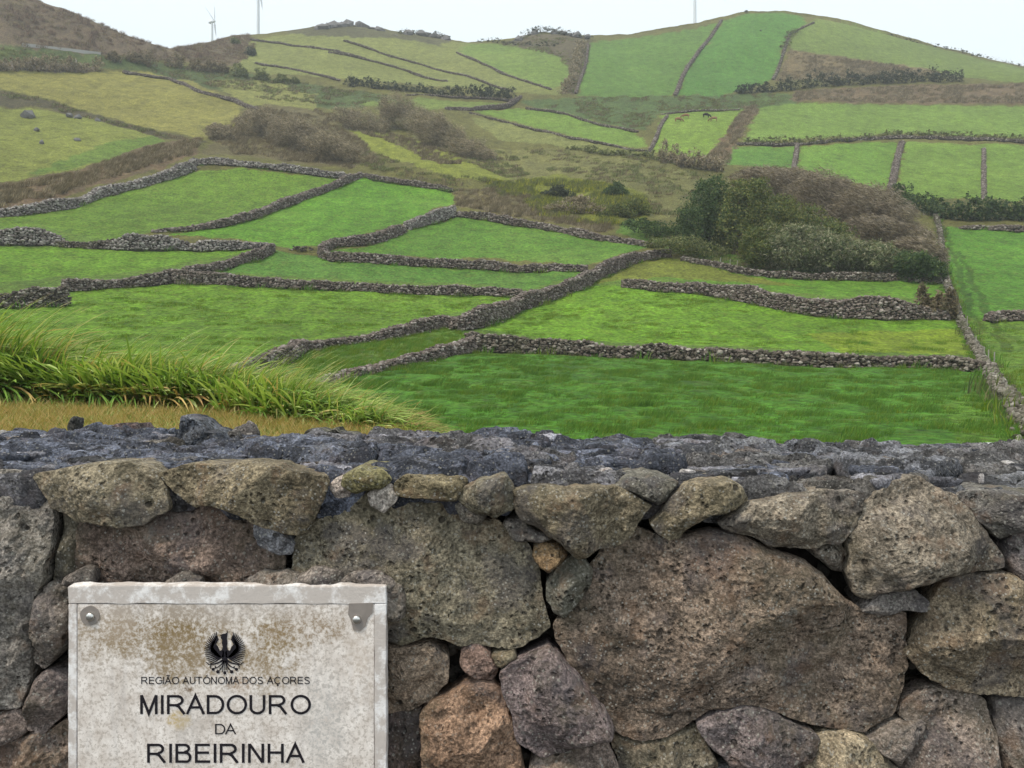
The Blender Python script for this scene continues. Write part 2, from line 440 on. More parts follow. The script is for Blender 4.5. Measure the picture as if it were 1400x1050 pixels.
ca = me.color_attributes.new('cover', 'FLOAT_COLOR', 'POINT')
ca.data.foreach_set('color', np.concatenate([cover, np.ones((len(cover), 1))], 1).astype(np.float32).ravel())
tag(link('hillside', me), 'green pasture hillside with rough patches behind the stone wall', kind='structure')

m_asph = plain('asphalt', (0.055, 0.053, 0.05), 0.9, 0, 0.4, 30)
me = mesh_from('road', [(-80, -60, -0.006), (80, -60, -0.006), (80, 1.55, -0.006), (-80, 1.55, -0.006)], [(0, 1, 2, 3)], False, [m_asph])
tag(link('road', me), 'dark asphalt lay-by in front of the wall', kind='structure')

# pale stretch of road on the far left hillside
cols = list(range(30, 140, 6)); L = []
m_road = plain('pale_road', (0.30, 0.29, 0.27), 0.85, 0, 0.1, 0.5)
vv = []; ff = []
for i, cc in enumerate(cols):
    r = 61 + (cc - 30) * 0.115
    v = hit(cc, r + 1.2); vv += [(v.x, v.y, v.z + 0.9), (v.x, v.y + 2.4, v.z + 1.35), (v.x, v.y + 5, v.z + 0.9), (v.x, v.y - 0.3, v.z - 1.0)]
    if i: a = 4 * (i - 1); b = 4 * i; ff += [(a, b, b + 1, a + 1), (a + 1, b + 1, b + 2, a + 2), (a + 3, b + 3, b, a)]
tag(link('hill_road', mesh_from('hill_road', vv, ff, False, [m_road])), 'pale road crossing under the brown slope on the far left', kind='structure')
# ------------------------------------------------------------------ materials for rock
def wv0(t, oc):
    w = t.new('ShaderNodeVectorMath', operation='MULTIPLY_ADD'); t.link(t.noise(oc, 16, 4, .65, 'Color'), w.inputs[0]); w.inputs[1].default_value = (.09, .09, .09); t.link(oc, w.inputs[2]); return w.outputs[0]
def rock_mat(name, speck=0.5, wear=1.0, flake=0.0):
    """near stones: the object's own colour, mottled, pitted and speckled"""
    t = NT(name, 0.92)
    oi = t.new('ShaderNodeObjectInfo'); oc0 = t.coord('Object')
    off = t.new('ShaderNodeVectorMath', operation='MULTIPLY_ADD')
    t.link(oi.outputs['Random'], off.inputs[0]); off.inputs[1].default_value = (37, 21, 53); t.link(oc0, off.inputs[2])
    oc = off.outputs[0]
    big = t.noise(oc, 6, 7, 0.75); mid = t.noise(oc, 34, 6, 0.75); fine = t.noise(oc, 190, 4, 0.7)
    c = t.mix(1.0, oi.outputs['Color'], t.ramp(big, [(0.34, 0.50), (0.5, 1.0), (0.64, 1.50)]), 'MULTIPLY')
    c = t.mix(1.0, c, t.ramp(mid, [(0.32, 0.52), (0.5, 1.0), (0.66, 1.50)]), 'MULTIPLY')
    c = t.mix(1.0, c, t.ramp(fine, [(0.34, 0.42), (0.5, 1.0), (0.64, 1.85)]), 'MULTIPLY')
    # olive lichen film and grey-violet weathering
    film = t.ramp(t.noise(oc, 4.5, 5, 0.65), [(0.50, 0.0), (0.60, 1.0)])
    c = t.mix(t.math('MULTIPLY', film, 0.26 * wear), c, (0.165, 0.145, 0.090))
    vio = t.ramp(t.noise(oc, 9.5, 4, 0.6), [(0.53, 0.0), (0.62, 1.0)])
    c = t.mix(t.math('MULTIPLY', vio, 0.45), c, (0.095, 0.086, 0.098))
    rust = t.ramp(t.noise(oc, 16, 5, 0.65), [(0.55, 0.0), (0.66, 1.0)])
    c = t.mix(t.math('MULTIPLY', rust, 0.38 * wear), c, (0.215, 0.125, 0.075))
    crust = t.ramp(t.noise(oc, 13, 8, 0.8), [(0.60, 0.0), (0.64, 1.0)])
    c = t.mix(t.math('MULTIPLY', crust, 0.50 * wear), c, (0.27, 0.255, 0.225))
    if flake:
        mpv = t.new('ShaderNodeMapping'); mpv.inputs['Scale'].default_value = (1, 2.2, 2.2); t.link(wv0(t, oc), mpv.inputs['Vector'])
        fv = t.new('ShaderNodeSeparateColor'); t.link(t.voro(mpv.outputs[0], 13, out='Color'), fv.inputs[0])
        c = t.mix(1.0, c, t.ramp(fv.outputs[0], [(0.0, .45), (.45, .85), (.8, 1.35), (1.0, 1.9)]), 'MULTIPLY')
    # pale crystals and lichen spots
    v = t.voro(oc, 125); sp = t.math('LESS_THAN', v, 0.24)
    spm = t.math('MULTIPLY', sp, t.ramp(t.noise(oc, 28, 3, 0.6), [(0.40, 0.0), (0.62, 1.0)]))
    c = t.mix(t.math('MULTIPLY', spm, speck), c, (0.42, 0.40, 0.36))
    v3 = t.voro(oc, 52); sp3 = t.math('LESS_THAN', v3, 0.15)
    c = t.mix(t.math('MULTIPLY', sp3, speck * 0.7), c, (0.36, 0.345, 0.30))
    # vesicles
    wv = t.new('ShaderNodeVectorMath', operation='MULTIPLY_ADD'); t.link(t.noise(oc, 90, 3, .6, 'Color'), wv.inputs[0]); wv.inputs[1].default_value = (.012, .012, .012); t.link(oc, wv.inputs[2])
    v2 = t.voro(wv.outputs[0], 78); pit = t.ramp(v2, [(0.12, 0.0), (0.34, 1.0)])
    pm = t.ramp(t.noise(oc, 12, 4, 0.65), [(0.46, 0.0), (0.60, 1.0)])
    pitm = t.math('MULTIPLY', t.math('SUBTRACT', 1.0, pit), pm)
    v5 = t.voro(wv.outputs[0], 33); pit5 = t.math('MULTIPLY', t.ramp(v5, [(0.13, 1.0), (0.24, 0.0)]), t.ramp(t.noise(oc, 9, 3, 0.6), [(0.50, 0.0), (0.58, 1.0)]))
    pitm = t.math('MAXIMUM', pitm, pit5)
    c = t.mix(t.math('MULTIPLY', pitm, 0.75), c, (0.018, 0.015, 0.013))
    h = t.math('ADD', t.math('MULTIPLY', mid, 1.0), t.math('MULTIPLY', fine, 0.45))
    h = t.math('SUBTRACT', h, t.math('MULTIPLY', pitm, 0.9))
    return t.done(c, t.bump(h, 1.0, 0.013))
M_ROCK = rock_mat('basalt_stone', 0.75)
M_CAP = rock_mat('lava_capping', 0.45, 0.3, 1.0)
M_PORO = rock_mat('porous_scoria', 0.3, 1.3)

def field_rock(name, a, b, c3, pale, green=0.25):
    t = NT(name, 0.95)
    g = t.new('ShaderNodeNewGeometry'); oc = t.coord('Object')
    r = g.outputs['Random Per Island']
    c = t.ramp(r, [(0.0, a), (0.40, b), (0.78, c3), (0.97, pale), (1.0, pale)])
    c = t.mix(1.0, c, t.ramp(t.noise(oc, 5, 4, 0.7), [(0.3, 0.55), (0.7, 1.4)]), 'MULTIPLY')
    c = t.mix(t.math('MULTIPLY', t.ramp(t.noise(oc, 0.35, 4, 0.7), [(0.50, 0.0), (0.68, 1.0)]), green), c, (0.06, 0.065, 0.03))
    return t.done(c, t.bump(t.noise(oc, 9, 4), 0.6, 0.06))
M_FR = field_rock('field_stone', (0.062,0.048,0.041), (0.118,0.094,0.080), (0.178,0.146,0.127), (0.29,0.255,0.23))
M_FRD = field_rock('dark_field_stone', (0.044,0.036,0.029), (0.092,0.075,0.061), (0.155,0.130,0.108), (0.30,0.27,0.235), 0.35)
M_FRG = field_rock('mossy_field_stone', (0.060,0.052,0.040), (0.115,0.100,0.078), (0.175,0.155,0.128), (0.27,0.25,0.21), 0.9)
M_FRP = field_rock('pale_field_stone', (0.090,0.076,0.070), (0.175,0.152,0.140), (0.26,0.235,0.215), (0.38,0.35,0.32), 0.15)
M_CORE = plain('wall_earth', (0.040, 0.033, 0.028), 1.0, 0, 0.4, 1.5)
M_MORT = None

# ------------------------------------------------------------------ dry stone walls between the fields
ICO_V = None
def ico():
    global ICO_V, ICO_F
    p = (1 + 5 ** 0.5) / 2
    v = np.array([(-1,p,0),(1,p,0),(-1,-p,0),(1,-p,0),(0,-1,p),(0,1,p),(0,-1,-p),(0,1,-p),(p,0,-1),(p,0,1),(-p,0,-1),(-p,0,1)], float)
    ICO_V = v / np.linalg.norm(v[0])
    ICO_F = np.array([(0,11,5),(0,5,1),(0,1,7),(0,7,10),(0,10,11),(1,5,9),(5,11,4),(11,10,2),(10,7,6),(7,1,8),(3,9,4),(3,4,2),(3,2,6),(3,6,8),(3,8,9),(4,9,5),(2,4,11),(6,2,10),(8,6,7),(9,8,1)])
ico()
def stones_mesh(name, centres, sizes, mat, seed=0):
    r = np.random.default_rng(seed); n = len(centres)
    v = np.tile(ICO_V[None], (n, 1, 1)) * (1 + 0.28 * r.uniform(-1, 1, (n, 12, 1)))
    s = np.asarray(sizes)[:, None, None] * (0.5 * np.stack([r.uniform(0.8, 1.35, n), r.uniform(0.8, 1.2, n), r.uniform(0.6, 1.0, n)], 1))[:, None, :]
    v = v * s
    a = r.uniform(0, 6.28, n); ca, sa = np.cos(a), np.sin(a)
    x = v[:, :, 0] * ca[:, None] - v[:, :, 1] * sa[:, None]; y = v[:, :, 0] * sa[:, None] + v[:, :, 1] * ca[:, None]
    v[:, :, 0] = x; v[:, :, 1] = y
    v = v + np.asarray(centres)[:, None, :]
    f = (ICO_F[None] + (np.arange(n) * 12)[:, None, None]).reshape(-1, 3)
    return mesh_from(name, v.reshape(-1, 3), f, False, [mat])

def field_wall(pts, label, cat='stone wall', mat=None, thick=0.7, size=None, dmin=19.0, group=None, hscale=1.0, seed=1, shaggy=0.0, spread=1.0, across=False):
    """pts: (column, base row, top row); becomes world positions, heights in metres"""
    mat = mat or M_FR
    P = []
    for c, b, t_ in pts:
        v = hit(c, b, dmin); P.append((v.x, v.y, v.z, max(0.35, (b - t_) / F * v.y * hscale * 0.80)))
    # resample
    R = []
    for a, b in zip(P, P[1:]):
        L = math.hypot(a[0] - b[0], a[1] - b[1]); k = max(1, int(L / 0.8))
        for j in range(k):
            s = j / k; R.append([a[i] + (b[i] - a[i]) * s for i in range(4)])
    R.append(list(P[-1])); R = np.array(R)
    if len(R) > 4:
        for _ in range(3): R[1:-1] = 0.25 * R[:-2] + 0.5 * R[1:-1] + 0.25 * R[2:]
    for i in range(len(R)): R[i, 2] = ground(R[i, 0], R[i, 1])
    n = len(R)
    T = np.gradient(R[:, :2], axis=0); T /= np.maximum(np.linalg.norm(T, axis=1, keepdims=True), 1e-6)
    N = np.stack([-T[:, 1], T[:, 0]], 1)
    rr = np.random.default_rng(seed)
    hj = R[:, 3] * (1 + 0.13 * vnoise(np.arange(n) * 0.45, np.zeros(n), np.zeros(n), seed) + 0.16 * vnoise(np.arange(n) * 0.16, np.zeros(n), np.zeros(n), seed + 1) - 0.25 * np.clip(vnoise(np.arange(n) * 0.33, np.zeros(n), np.zeros(n), seed + 2) - .45, 0, 1) * 2)
    D0 = float(np.median(R[:, 1]))
    sz = size or min(0.45, max(0.21, D0 * 0.0027))
    root = empty('field_wall', (float(R[0, 0]), float(R[0, 1]), float(R[0, 2])))
    off = np.array(root.location)
    vv = []; ff = []
    for i in range(n):
        h = hj[i]; w = thick * 0.5 - sz * 0.18; w2 = w * 0.78
        for (sx, zz) in ((-w, -0.6), (-w2, h - sz * 0.25), (w2, h - sz * 0.25), (w, -0.6)):
            vv.append((R[i, 0] + N[i, 0] * sx - off[0], R[i, 1] + N[i, 1] * sx - off[1], R[i, 2] + zz - off[2]))
        if i:
            a = 4 * (i - 1); b = 4 * i
            for j in range(3): ff.append((a + j, a + j + 1, b + j + 1, b + j))
    ff += [(0, 1, 2, 3), (4 * n - 1, 4 * n - 2, 4 * n - 3, 4 * n - 4)]
    link('wall_core', mesh_from('wall_core', vv, ff, False, [M_CORE]), root)
    # stones on both faces and the top
    seglen = np.linalg.norm(np.diff(R[:, :2], axis=0), axis=1); S = np.concatenate([[0], np.cumsum(seglen)]); L = S[-1]
    cs = []; ss = []
    def at(s):
        return (np.interp(s, S, R[:, 0]), np.interp(s, S, R[:, 1]), np.interp(s, S, R[:, 2]), np.interp(s, S, hj), np.interp(s, S, N[:, 0]), np.interp(s, S, N[:, 1]))
    step = sz * 0.80
    for side in (-1, 1):
        s = 0
        hm = float(hj.max()); rows = int(hm / (sz * 0.62)) + 1
        for r_ in range(rows):
            k = int(L / step) + 1
            sv = np.linspace(0, L, k) + rr.uniform(-0.3, 0.3, k) * sz
            x, y, z, h, nx, ny = at(np.clip(sv, 0, L))
            zz = (r_ + 0.4) * sz * 0.62 + rr.uniform(-0.25, 0.25, k) * sz
            keep = zz < h - 0.1 * sz
            o_ = side * (thick * 0.5 * (1 - 0.25 * zz / np.maximum(h, 0.1))) + rr.uniform(-0.12, 0.12, k) * sz
            for q_ in np.where(keep)[0]:
                cs.append((x[q_] + nx[q_] * o_[q_] - off[0], y[q_] + ny[q_] * o_[q_] - off[1], z[q_] + zz[q_] - off[2])); ss.append(sz * (rr.uniform(0.6, 1.25) if rr.uniform() < .85 else rr.uniform(1.25, 1.7)))
    k = int(L / step) + 1
    for lay in (-1, 0, 1):
        sv = np.linspace(0, L, k) + rr.uniform(-0.4, 0.4, k) * sz
        x, y, z, h, nx, ny = at(np.clip(sv, 0, L))
        for q_ in range(k):
            o_ = lay * thick * 0.28 + rr.uniform(-0.1, 0.1)
            cs.append((x[q_] + nx[q_] * o_ - off[0], y[q_] + ny[q_] * o_ - off[1], z[q_] + h[q_] - off[2] + rr.uniform(-0.3, 0.25) * sz)); ss.append(sz * rr.uniform(0.7, 1.35))
    for s_e in (0.0, L):
        sv = np.full(60, s_e); x, y, z, h, nx, ny = at(sv)
        th_ = rr.uniform(0, 6.28, 60); zz = rr.uniform(0.05, 1, 60) * h; ra = thick * 0.5 * (1 - .3 * zz / np.maximum(h, .1))
        for q_ in range(60): cs.append((x[q_] + math.cos(th_[q_]) * ra[q_] - off[0], y[q_] + math.sin(th_[q_]) * ra[q_] - off[1], z[q_] + zz[q_] - off[2])); ss.append(sz * rr.uniform(.7, 1.25))
    # tumbled stones at the foot
    k = int(L / (step * 2.5)) + 1
    sv = rr.uniform(0, L, k); x, y, z, h, nx, ny = at(sv)
    for q_ in range(k):
        o_ = rr.choice([-1, 1]) * (thick * 0.5 + abs(rr.normal(0, 0.22)))
        cs.append((x[q_] + nx[q_] * o_ - off[0], y[q_] + ny[q_] * o_ - off[1], z[q_] + 0.05 - off[2])); ss.append(sz * rr.uniform(0.5, 0.9))
    o = link('stones', stones_mesh('stones', cs, ss, mat, seed), root); o['kind'] = 'stuff'
    tag(root, label, cat, group)
    return R, T, N, hj

WALLS = []
def W(*a, **k):
    k.setdefault('seed', len(WALLS) + 3); WALLS.append(field_wall(*a, **k)); return WALLS[-1]
W([(642,480,449),(700,482,457),(760,484,461),(850,489,468),(921,491,467),(971,493,472),(1043,497,476),(1121,502,478),(1168,503,483),(1204,502,484),(1257,502,484),(1293,505,485),(1330,508,489),(1352,510,494)],
  'long dark stone wall along the top of the deep green nearest field', mat=M_FRD, thick=0.85, size=0.30)
W([(322,506,494),(345,505,488),(370,500,478),(393,496,466),(411,482,463),(450,474,462),(500,468,459),(540,462,446),(582,453,433),(604,448,430),(625,450,431)],
  'pale topped stone wall rising from the tall windblown grass, upper of the pair', thick=0.9, size=0.27)
W([(432,528,518),(471,518,506),(500,511,500),(530,504,494),(568,497,482),(600,490,473),(625,484,465),(645,481,452)],
  'low tumbled stone wall beside the strip of rough grass, lower of the pair', thick=0.7, size=0.26)
W([(622,452,432),(654,448,416),(707,426,404),(754,410,387),(800,393,370),(810,384,362),(839,371,350),(875,357,340),(900,352,337),(914,352,338)],
  'brown diagonal stone wall climbing to the right from the wall junction', thick=0.95, size=0.32)
W([(240,388,364),(321,391,374),(393,394,378),(450,396,382),(539,401,386),(629,404,387),(685,404,389),(716,408,396)],
  'long level stone wall above the large yellow-green field', thick=0.8, size=0.33)
W([(-90,424,398),(0,420,393),(30,420,388),(60,420,381),(88,417,377)], 'thick dark stone wall end at the left edge above the tall grass', mat=M_FRD, thick=1.1, size=0.30)
W([(90,399,378),(154,394,375),(232,388,364),(265,377,360),(314,365,352),(345,357,337),(357,354,334),(372,345,332)], 'stone wall curving up to a rounded end from the dark left wall', thick=0.8, size=0.31)
W([(-80,333,308),(0,335,309),(40,335,310),(68,335,313),(80,336,322)], 'broad pale heap-like stone wall at the left edge, below the mid hillside field', mat=M_FRP, thick=1.7, size=0.38)
W([(80,337,326),(107,339,331),(140,341,332),(155,341,326)], 'low overgrown stretch of stone wall between two pale heaps', mat=M_FRD, thick=1.0, size=0.34)
W([(152,341,326),(165,342,318),(185,342,314),(221,342,315),(250,342,322),(262,342,330)], 'broad pale stone heap wall, second from the left edge', mat=M_FRP, thick=1.7, size=0.38)
W([(262,343,333),(280,343,326),(300,343,324),(325,341,328),(350,340,331),(366,338,332)], 'smaller pale stone heap wall ending at the rounded wall end', mat=M_FRP, thick=1.4, size=0.36)
W([(-80,306,296),(0,297,284),(46,292,275),(86,287,268),(110,280,272),(136,269,254),(164,262,249),(185,258,246),(200,253,237),(232,245,228),(264,232,214)],
  'broken pale stone wall below the strip of brown bracken at left', mat=M_FRP, thick=1.3, size=0.45)
W([(264,226,214),(296,225,214),(332,228,219),(382,233,222),(429,240,229),(470,244,234)], 'pale stone wall along the top of the olive green field under the brown mound', mat=M_FRP, thick=1.0, size=0.45)
W([(212,318,313),(257,315,308),(304,310,298),(343,300,285),(379,286,273),(429,268,257),(464,254,243),(492,243,233)], 'diagonal stone wall between the olive field and the bright green field', thick=1.0, size=0.40)
W([(492,241,234),(521,247,239),(568,255,247),(617,262,255)], 'short stone wall above the bright green field left of the gorse', thick=0.9, size=0.42)
W([(440,348,332),(450,338,323),(486,336,321),(512,333,316),(521,330,311),(545,321,306),(551,317,310)], 'stone wall curving with a lumpy end above the small green field', thick=1.2, size=0.36)
W([(556,314,302),(562,313,297),(586,306,288),(610,298,280),(620,296,278)], 'tall pale stone wall fragment leading up to the scrub, left of the gorse', mat=M_FRP, thick=1.2, size=0.38)
W([(440,352,337),(450,357,341),(521,361,347),(593,365,352),(664,368,355),(736,371,357),(800,372,361)], 'long stone wall above the narrow strip field, meeting the diagonal wall', thick=0.8, size=0.36)
W([(628,296,289),(682,304,291),(736,312,302),(789,323,311),(839,332,321),(892,338,331)], 'stone wall under the yellow gorse descending to the right', thick=0.9, size=0.40)
W([(855,393,382),(880,395,381),(900,398,384),(971,403,384),(1018,412,388),(1054,419,397),(1100,430,404),(1150,435,405),(1221,437,404),(1257,436,412),(1290,437,418)],
  'tall curving retaining stone wall across the right of the lime green field', thick=1.1, size=0.34)
W([(935,357,350),(975,364,356),(1018,376,366),(1061,380,370),(1150,383,372),(1221,384,372),(1283,388,370)], 'dark stone wall at the foot of the grey-green shrubs', mat=M_FRD, thick=0.9, size=0.36)
W([(1279,296,289),(1284,312,306),(1287,334,327),(1288,362,354),(1296,394,386),(1309,428,420)], 'upper stretch of the long pale wall running downhill at right', mat=M_FRG, thick=0.55, size=0.38)
W([(1309,430,422),(1316,446,438),(1326,464,456),(1338,484,476),(1352,506,498)], 'middle stretch of the long pale wall running downhill at right, with thin posts', mat=M_FRG, thick=0.5, size=0.30)
W([(1354,512,502),(1360,524,514),(1372,542,530),(1390,562,549),(1412,588,573),(1450,628,612)], 'nearest stretch of the long pale wall at the right edge', mat=M_FRG, thick=0.62, size=0.30)
W([(1353,439,428),(1362,438,423),(1400,438,422),(1480,440,424),(1600,446,430)], 'thick stone wall entering from the right edge beside the tyre tracks', thick=1.0, size=0.32)
W([(1316,313,310),(1340,314,308),(1370,315,308),(1400,317,307),(1500,320,310)], 'grey stone wall below the dark hedge band at the right edge', thick=1.0, size=0.45)
# farther walls
FW = [([(804,62,58),(802,82,77),(793,111,106),(787,128,123)], 'pale wall running down beside the dark bramble shoulder of the middle ridge', 1.2),
 ([(986,29,25),(957,69,64),(939,94,88),(923,131,126)], 'pale straight stone wall running down the green dome, left of its summit', 1.8),
 ([(1085,232,226),(1090,200,193)], 'short pale wall between two small fields above the brown thicket', 1.2),
 ([(1217,266,259),(1221,245,239),(1227,215,209),(1233,196,190)], 'pale wall running downhill between two square green fields', 1.8),
 ([(1345,274,270),(1345,205,201)], 'faint wall between the two upper fields at the right edge', 0.9),
 ([(889,206,200),(897,190,184),(905,170,165),(912,160,155)], 'short pale wall at the left side of the lime field with cattle', 1.2),
 ([(643,156,152),(700,170,166),(771,188,184),(830,198,194),(861,206,202),(888,208,204)], 'thin wall across the narrow strip fields of the middle slope', 1.0),
 ([(720,149,145),(771,156,152),(825,173,169),(871,181,177)], 'thin wall at the top of the narrow strip fields', 1.0),
 ([(905,158,154),(953,152,149),(1010,151,148)], 'thin wall at the top of the lime field with cattle', 1.0),
 ([(557,131,128),(640,134,131),(700,138,135)], 'thin wall below the row of dark bushes on the middle slope', 1.0),
 ([(171,100,95),(232,109,105),(271,127,119),(321,139,132),(354,152,146)], 'tumbled rocky wall at the top of the yellowish field, left', 2.2),
 ([(343,55,51),(393,62,58),(446,69,65),(500,82,78),(521,74,70)][:4], 'uppermost thin wall line of the terraced left ridge', 1.0),
 ([(471,57,53),(521,74,70),(575,89,85),(629,103,99),(671,117,113),(700,126,122)], 'thin wall line slanting across the terraced ridge, second from the top', 1.0),
 ([(450,73,69),(504,83,79),(557,98,94),(611,112,108)], 'thin wall line slanting across the terraced ridge, third from the top', 1.0),
 ([(350,87,83),(411,98,94),(464,110,106)], 'lowest short wall line of the terraced left ridge', 1.0),
 ([(625,73,69),(664,90,86),(700,106,102),(753,123,119)], 'thin wall line right of the terraces descending to the bushes', 1.1),
 ([(610,150,143),(640,152,145),(690,148,138),(712,134,127)], 'curved pale wall with brown growth above the strip fields', 1.2),
 ([(1010,198,193),(1060,199,193),(1096,199,192),(1140,195,188),(1186,192,185),(1239,189,183),(1320,191,185),(1400,195,189),(1500,199,193)], 'overgrown wall bank under the wide upper field at right', 1.4),
 ([(1112,32,29),(1079,48,45),(1071,73,69),(1057,109,104)], 'overgrown wall bank on the right flank of the dome', 1.3)]
for p_, l_, th in FW: W(p_, l_, thick=th * .75, size=None, hscale=.72, mat=M_FRD if 'bank' in l_ or 'thin' in l_ else M_FR)
# ------------------------------------------------------------------ the near wall: every stone a part
Y0 = 1.5
def fw(c, r, y=Y0): return ((c - 700) / F * y, EYE + (450 - r) / F * y)
wall = empty('stone_wall', (0, 1.55, 0))
tag(wall, 'rough basalt viewpoint wall of large dark stones in the foreground, carrying the white plaque', 'stone wall')
WOFF = np.array([0, 1.55, 0.0])

def chaikin(p, n=2, k=0.25):
    for _ in range(n):
        q = np.roll(p, -1, 0); p = np.stack([(1 - k) * p + k * q, k * p + (1 - k) * q], 1).reshape(-1, 2)
    return p
def resample(p, n):
    q = np.vstack([p, p[:1]]); L = np.concatenate([[0], np.cumsum(np.linalg.norm(np.diff(q, axis=0), axis=1))])
    s = np.linspace(0, L[-1], n, endpoint=False)
    return np.stack([np.interp(s, L, q[:, 0]), np.interp(s, L, q[:, 1])], 1)

def make_stone(name, outline, frame, bulge=0.03, depth=0.12, rb=0.03, res=0.0045, seed=0, pit=0.0, amp=1.0, facets=3, base=0.0,
               mat=None, col=(0.1, 0.09, 0.08), parent=None, off=WOFF, tilt=(0, 0), ridge=0.0, corner=0.22, layer=0.0, grow=0.0, gain=1.0, chips=0):
    """outline: Nx2 in the frame plane; frame = (origin, A, B, Nrm)"""
    r = np.random.default_rng(seed + 1000)
    o = np.asarray(outline, float)
    if grow: cc_ = o.mean(0); dd_ = o - cc_; o = o + dd_ / np.maximum(np.linalg.norm(dd_, axis=1, keepdims=True), 1e-6) * grow
    o = chaikin(o, 2, corner)
    per = np.linalg.norm(o - np.roll(o, 1, 0), axis=1).sum()
    na = max(28, int(per / res)); o = resample(o, na)
    c = 0.5 * (o.mean(0) + 0.5 * (o.min(0) + o.max(0)))
    ph = np.arange(na)
    jj = fbm(o[:, 0] * 28, o[:, 1] * 28, o[:, 0] * 0 + seed, 4, seed)
    d = o - c; ln = np.linalg.norm(d, axis=1, keepdims=True)
    o = o + d / np.maximum(ln, 1e-6) * (jj * 0.006 * amp)[:, None]
    R = np.linalg.norm(o - c, axis=1).max()
    nr = max(5, int(R / res))
    t = 1 - (1 - np.linspace(0, 1, nr + 1)[1:]) ** 1.25
    P = c + t[:, None, None] * (o - c)[None]
    P = P.reshape(-1, 2); P = np.vstack([c[None], P])
    # distance to the outline
    oo = resample(o, min(na, 110)); o2 = np.roll(oo, -1, 0)
    dist = np.full(len(P), 9.0)
    for a, b in zip(oo, o2):
        ab = b - a; L2 = (ab ** 2).sum() + 1e-12
        tt = np.clip(((P - a) @ ab) / L2, 0, 1)
        dist = np.minimum(dist, np.linalg.norm(P - a - tt[:, None] * ab, axis=1))
    tt = np.concatenate([[0], np.repeat(t, na)])
    dist[tt > 0.9999] = 0
    rbv = rb * (1 + 0.5 * fbm(P[:, 0] * 9, P[:, 1] * 9, P[:, 0] * 0, 2, seed + 3))
    h = bulge * np.sqrt(np.clip(1 - (1 - np.clip(dist / rbv, 0, 1)) ** 2, 0, 1))
    h = h + bulge * 0.15 * (1 - tt ** 2) 
    q = P - c
    for _ in range(facets):
        a = r.uniform(0, 6.28); g = np.array([math.cos(a), math.sin(a)]) * r.uniform(0.12, 0.55)
        h0 = bulge * r.uniform(0.75, 1.25)
        pl = h0 - q @ g * 1.0
        h = np.where(tt < 2, np.minimum(h, np.maximum(pl, h * 0.25)), h)
    for _ in range(chips):
        a = r.uniform(0, 6.28); g = np.array([math.cos(a), math.sin(a)]); sup = (q @ g).max()
        k0 = r.uniform(.25, .75) * sup
        h = np.maximum(h - np.maximum(0, q @ g - k0) * r.uniform(.22, .75) * np.clip(bulge / .035, .3, 1.3), h * .30)
    h = h + q @ np.array(tilt)
    x, y = P[:, 0], P[:, 1]; zz = np.full_like(x, seed * 3.7)
    e = np.clip(dist / (rb * 0.7), 0.25, 1)
    h = h + amp * (0.0110 * fbm(x * 10, y * 10, zz, 3, seed + 5) + 0.0065 * (0.45 - 1.3 * np.abs(fbm(x * 17, y * 17, zz + 4, 3, seed + 55))) + 0.0048 * fbm(x * 42, y * 42, zz, 3, seed + 6)) * e
    h = h + amp * 0.0022 * fbm(x * 150, y * 150, zz, 3, seed + 7)
    if layer: # broken crust with ledges
        fis = np.abs(fbm(x * 4.2, y * 12, zz + 31, 4, seed + 38, .55)); h = h - layer * 1.1 * np.exp(-(fis / .045) ** 2) * np.clip(e, .4, 1)
        fis = np.abs(fbm(x * 7, y * 15, zz + 61, 3, seed + 39, .5)); h = h - layer * .45 * np.exp(-(fis / .035) ** 2)
        k = fbm(x * 5, y * 13, zz, 4, seed + 8, .42) * 4.0
        fr = k - np.floor(k); h = h + layer * (np.floor(k) * 0.9 + np.clip(fr * 9, 0, 1) * 0.9) * 0.42 * np.clip(e, 0.4, 1)
        h = h + layer * 0.55 * (0.5 - np.abs(fbm(x * 9, y * 20, zz, 4, seed + 18, .5)) * 1.8) + layer * .10 * fbm(x * 90, y * 120, zz, 3, seed + 28)
    if pit:
        w1 = worley(x * 62, y * 62, zz, seed); w2 = worley(x * 115, y * 115, zz, seed + 2)
        pm = np.clip(fbm(x * 14, y * 14, zz, 2, seed + 11) * 1.6 + 0.55, 0.1, 1)
        h = h - pit * pm * (0.0062 * np.clip(1 - w1 / 0.36, 0, 1) + 0.0035 * np.clip(1 - w2 / 0.42, 0, 1)) * np.clip(e, 0.3, 1)
    lat = amp * 0.0035
    P = P + lat * np.stack([fbm(x * 45, y * 45, zz + 9, 2, seed + 21), fbm(x * 45, y * 45, zz + 19, 2, seed + 22)], 1) * (tt ** 4)[:, None]
    rim = P[-na:]; hr = h[-na:]
    V = [np.concatenate([P, (h + base)[:, None]], 1)]
    ns = 5
    for s in range(1, ns + 1):
        f = s / ns
        sh = 1 - 0.22 * f ** 1.5
        rp = c + (rim - c) * sh
        V.append(np.concatenate([rp, (base + hr * (1 - f) - depth * f + 0.004 * amp * vnoise(rim[:, 0] * 50, rim[:, 1] * 50, np.full(na, f * 4.0), seed))[:, None]], 1))
    V = np.vstack(V)
    O, A, B, N = [np.asarray(k, float) for k in frame]
    W3 = O + V[:, :1] * A + V[:, 1:2] * B + V[:, 2:3] * N - off
    faces = []
    i0 = np.arange(na); i1 = (i0 + 1) % na
    tri = np.stack([np.zeros(na, int), 1 + i0, 1 + i1], 1)
    rings = nr + ns
    qd = []
    for k in range(rings - 1):
        a = 1 + k * na; qd.append(np.stack([a + i0, a + na + i0, a + na + i1, a + i1], 1))
    qd = np.vstack(qd)
    allt = np.vstack([tri, qd[:, [0, 1, 2]], qd[:, [0, 2, 3]]])
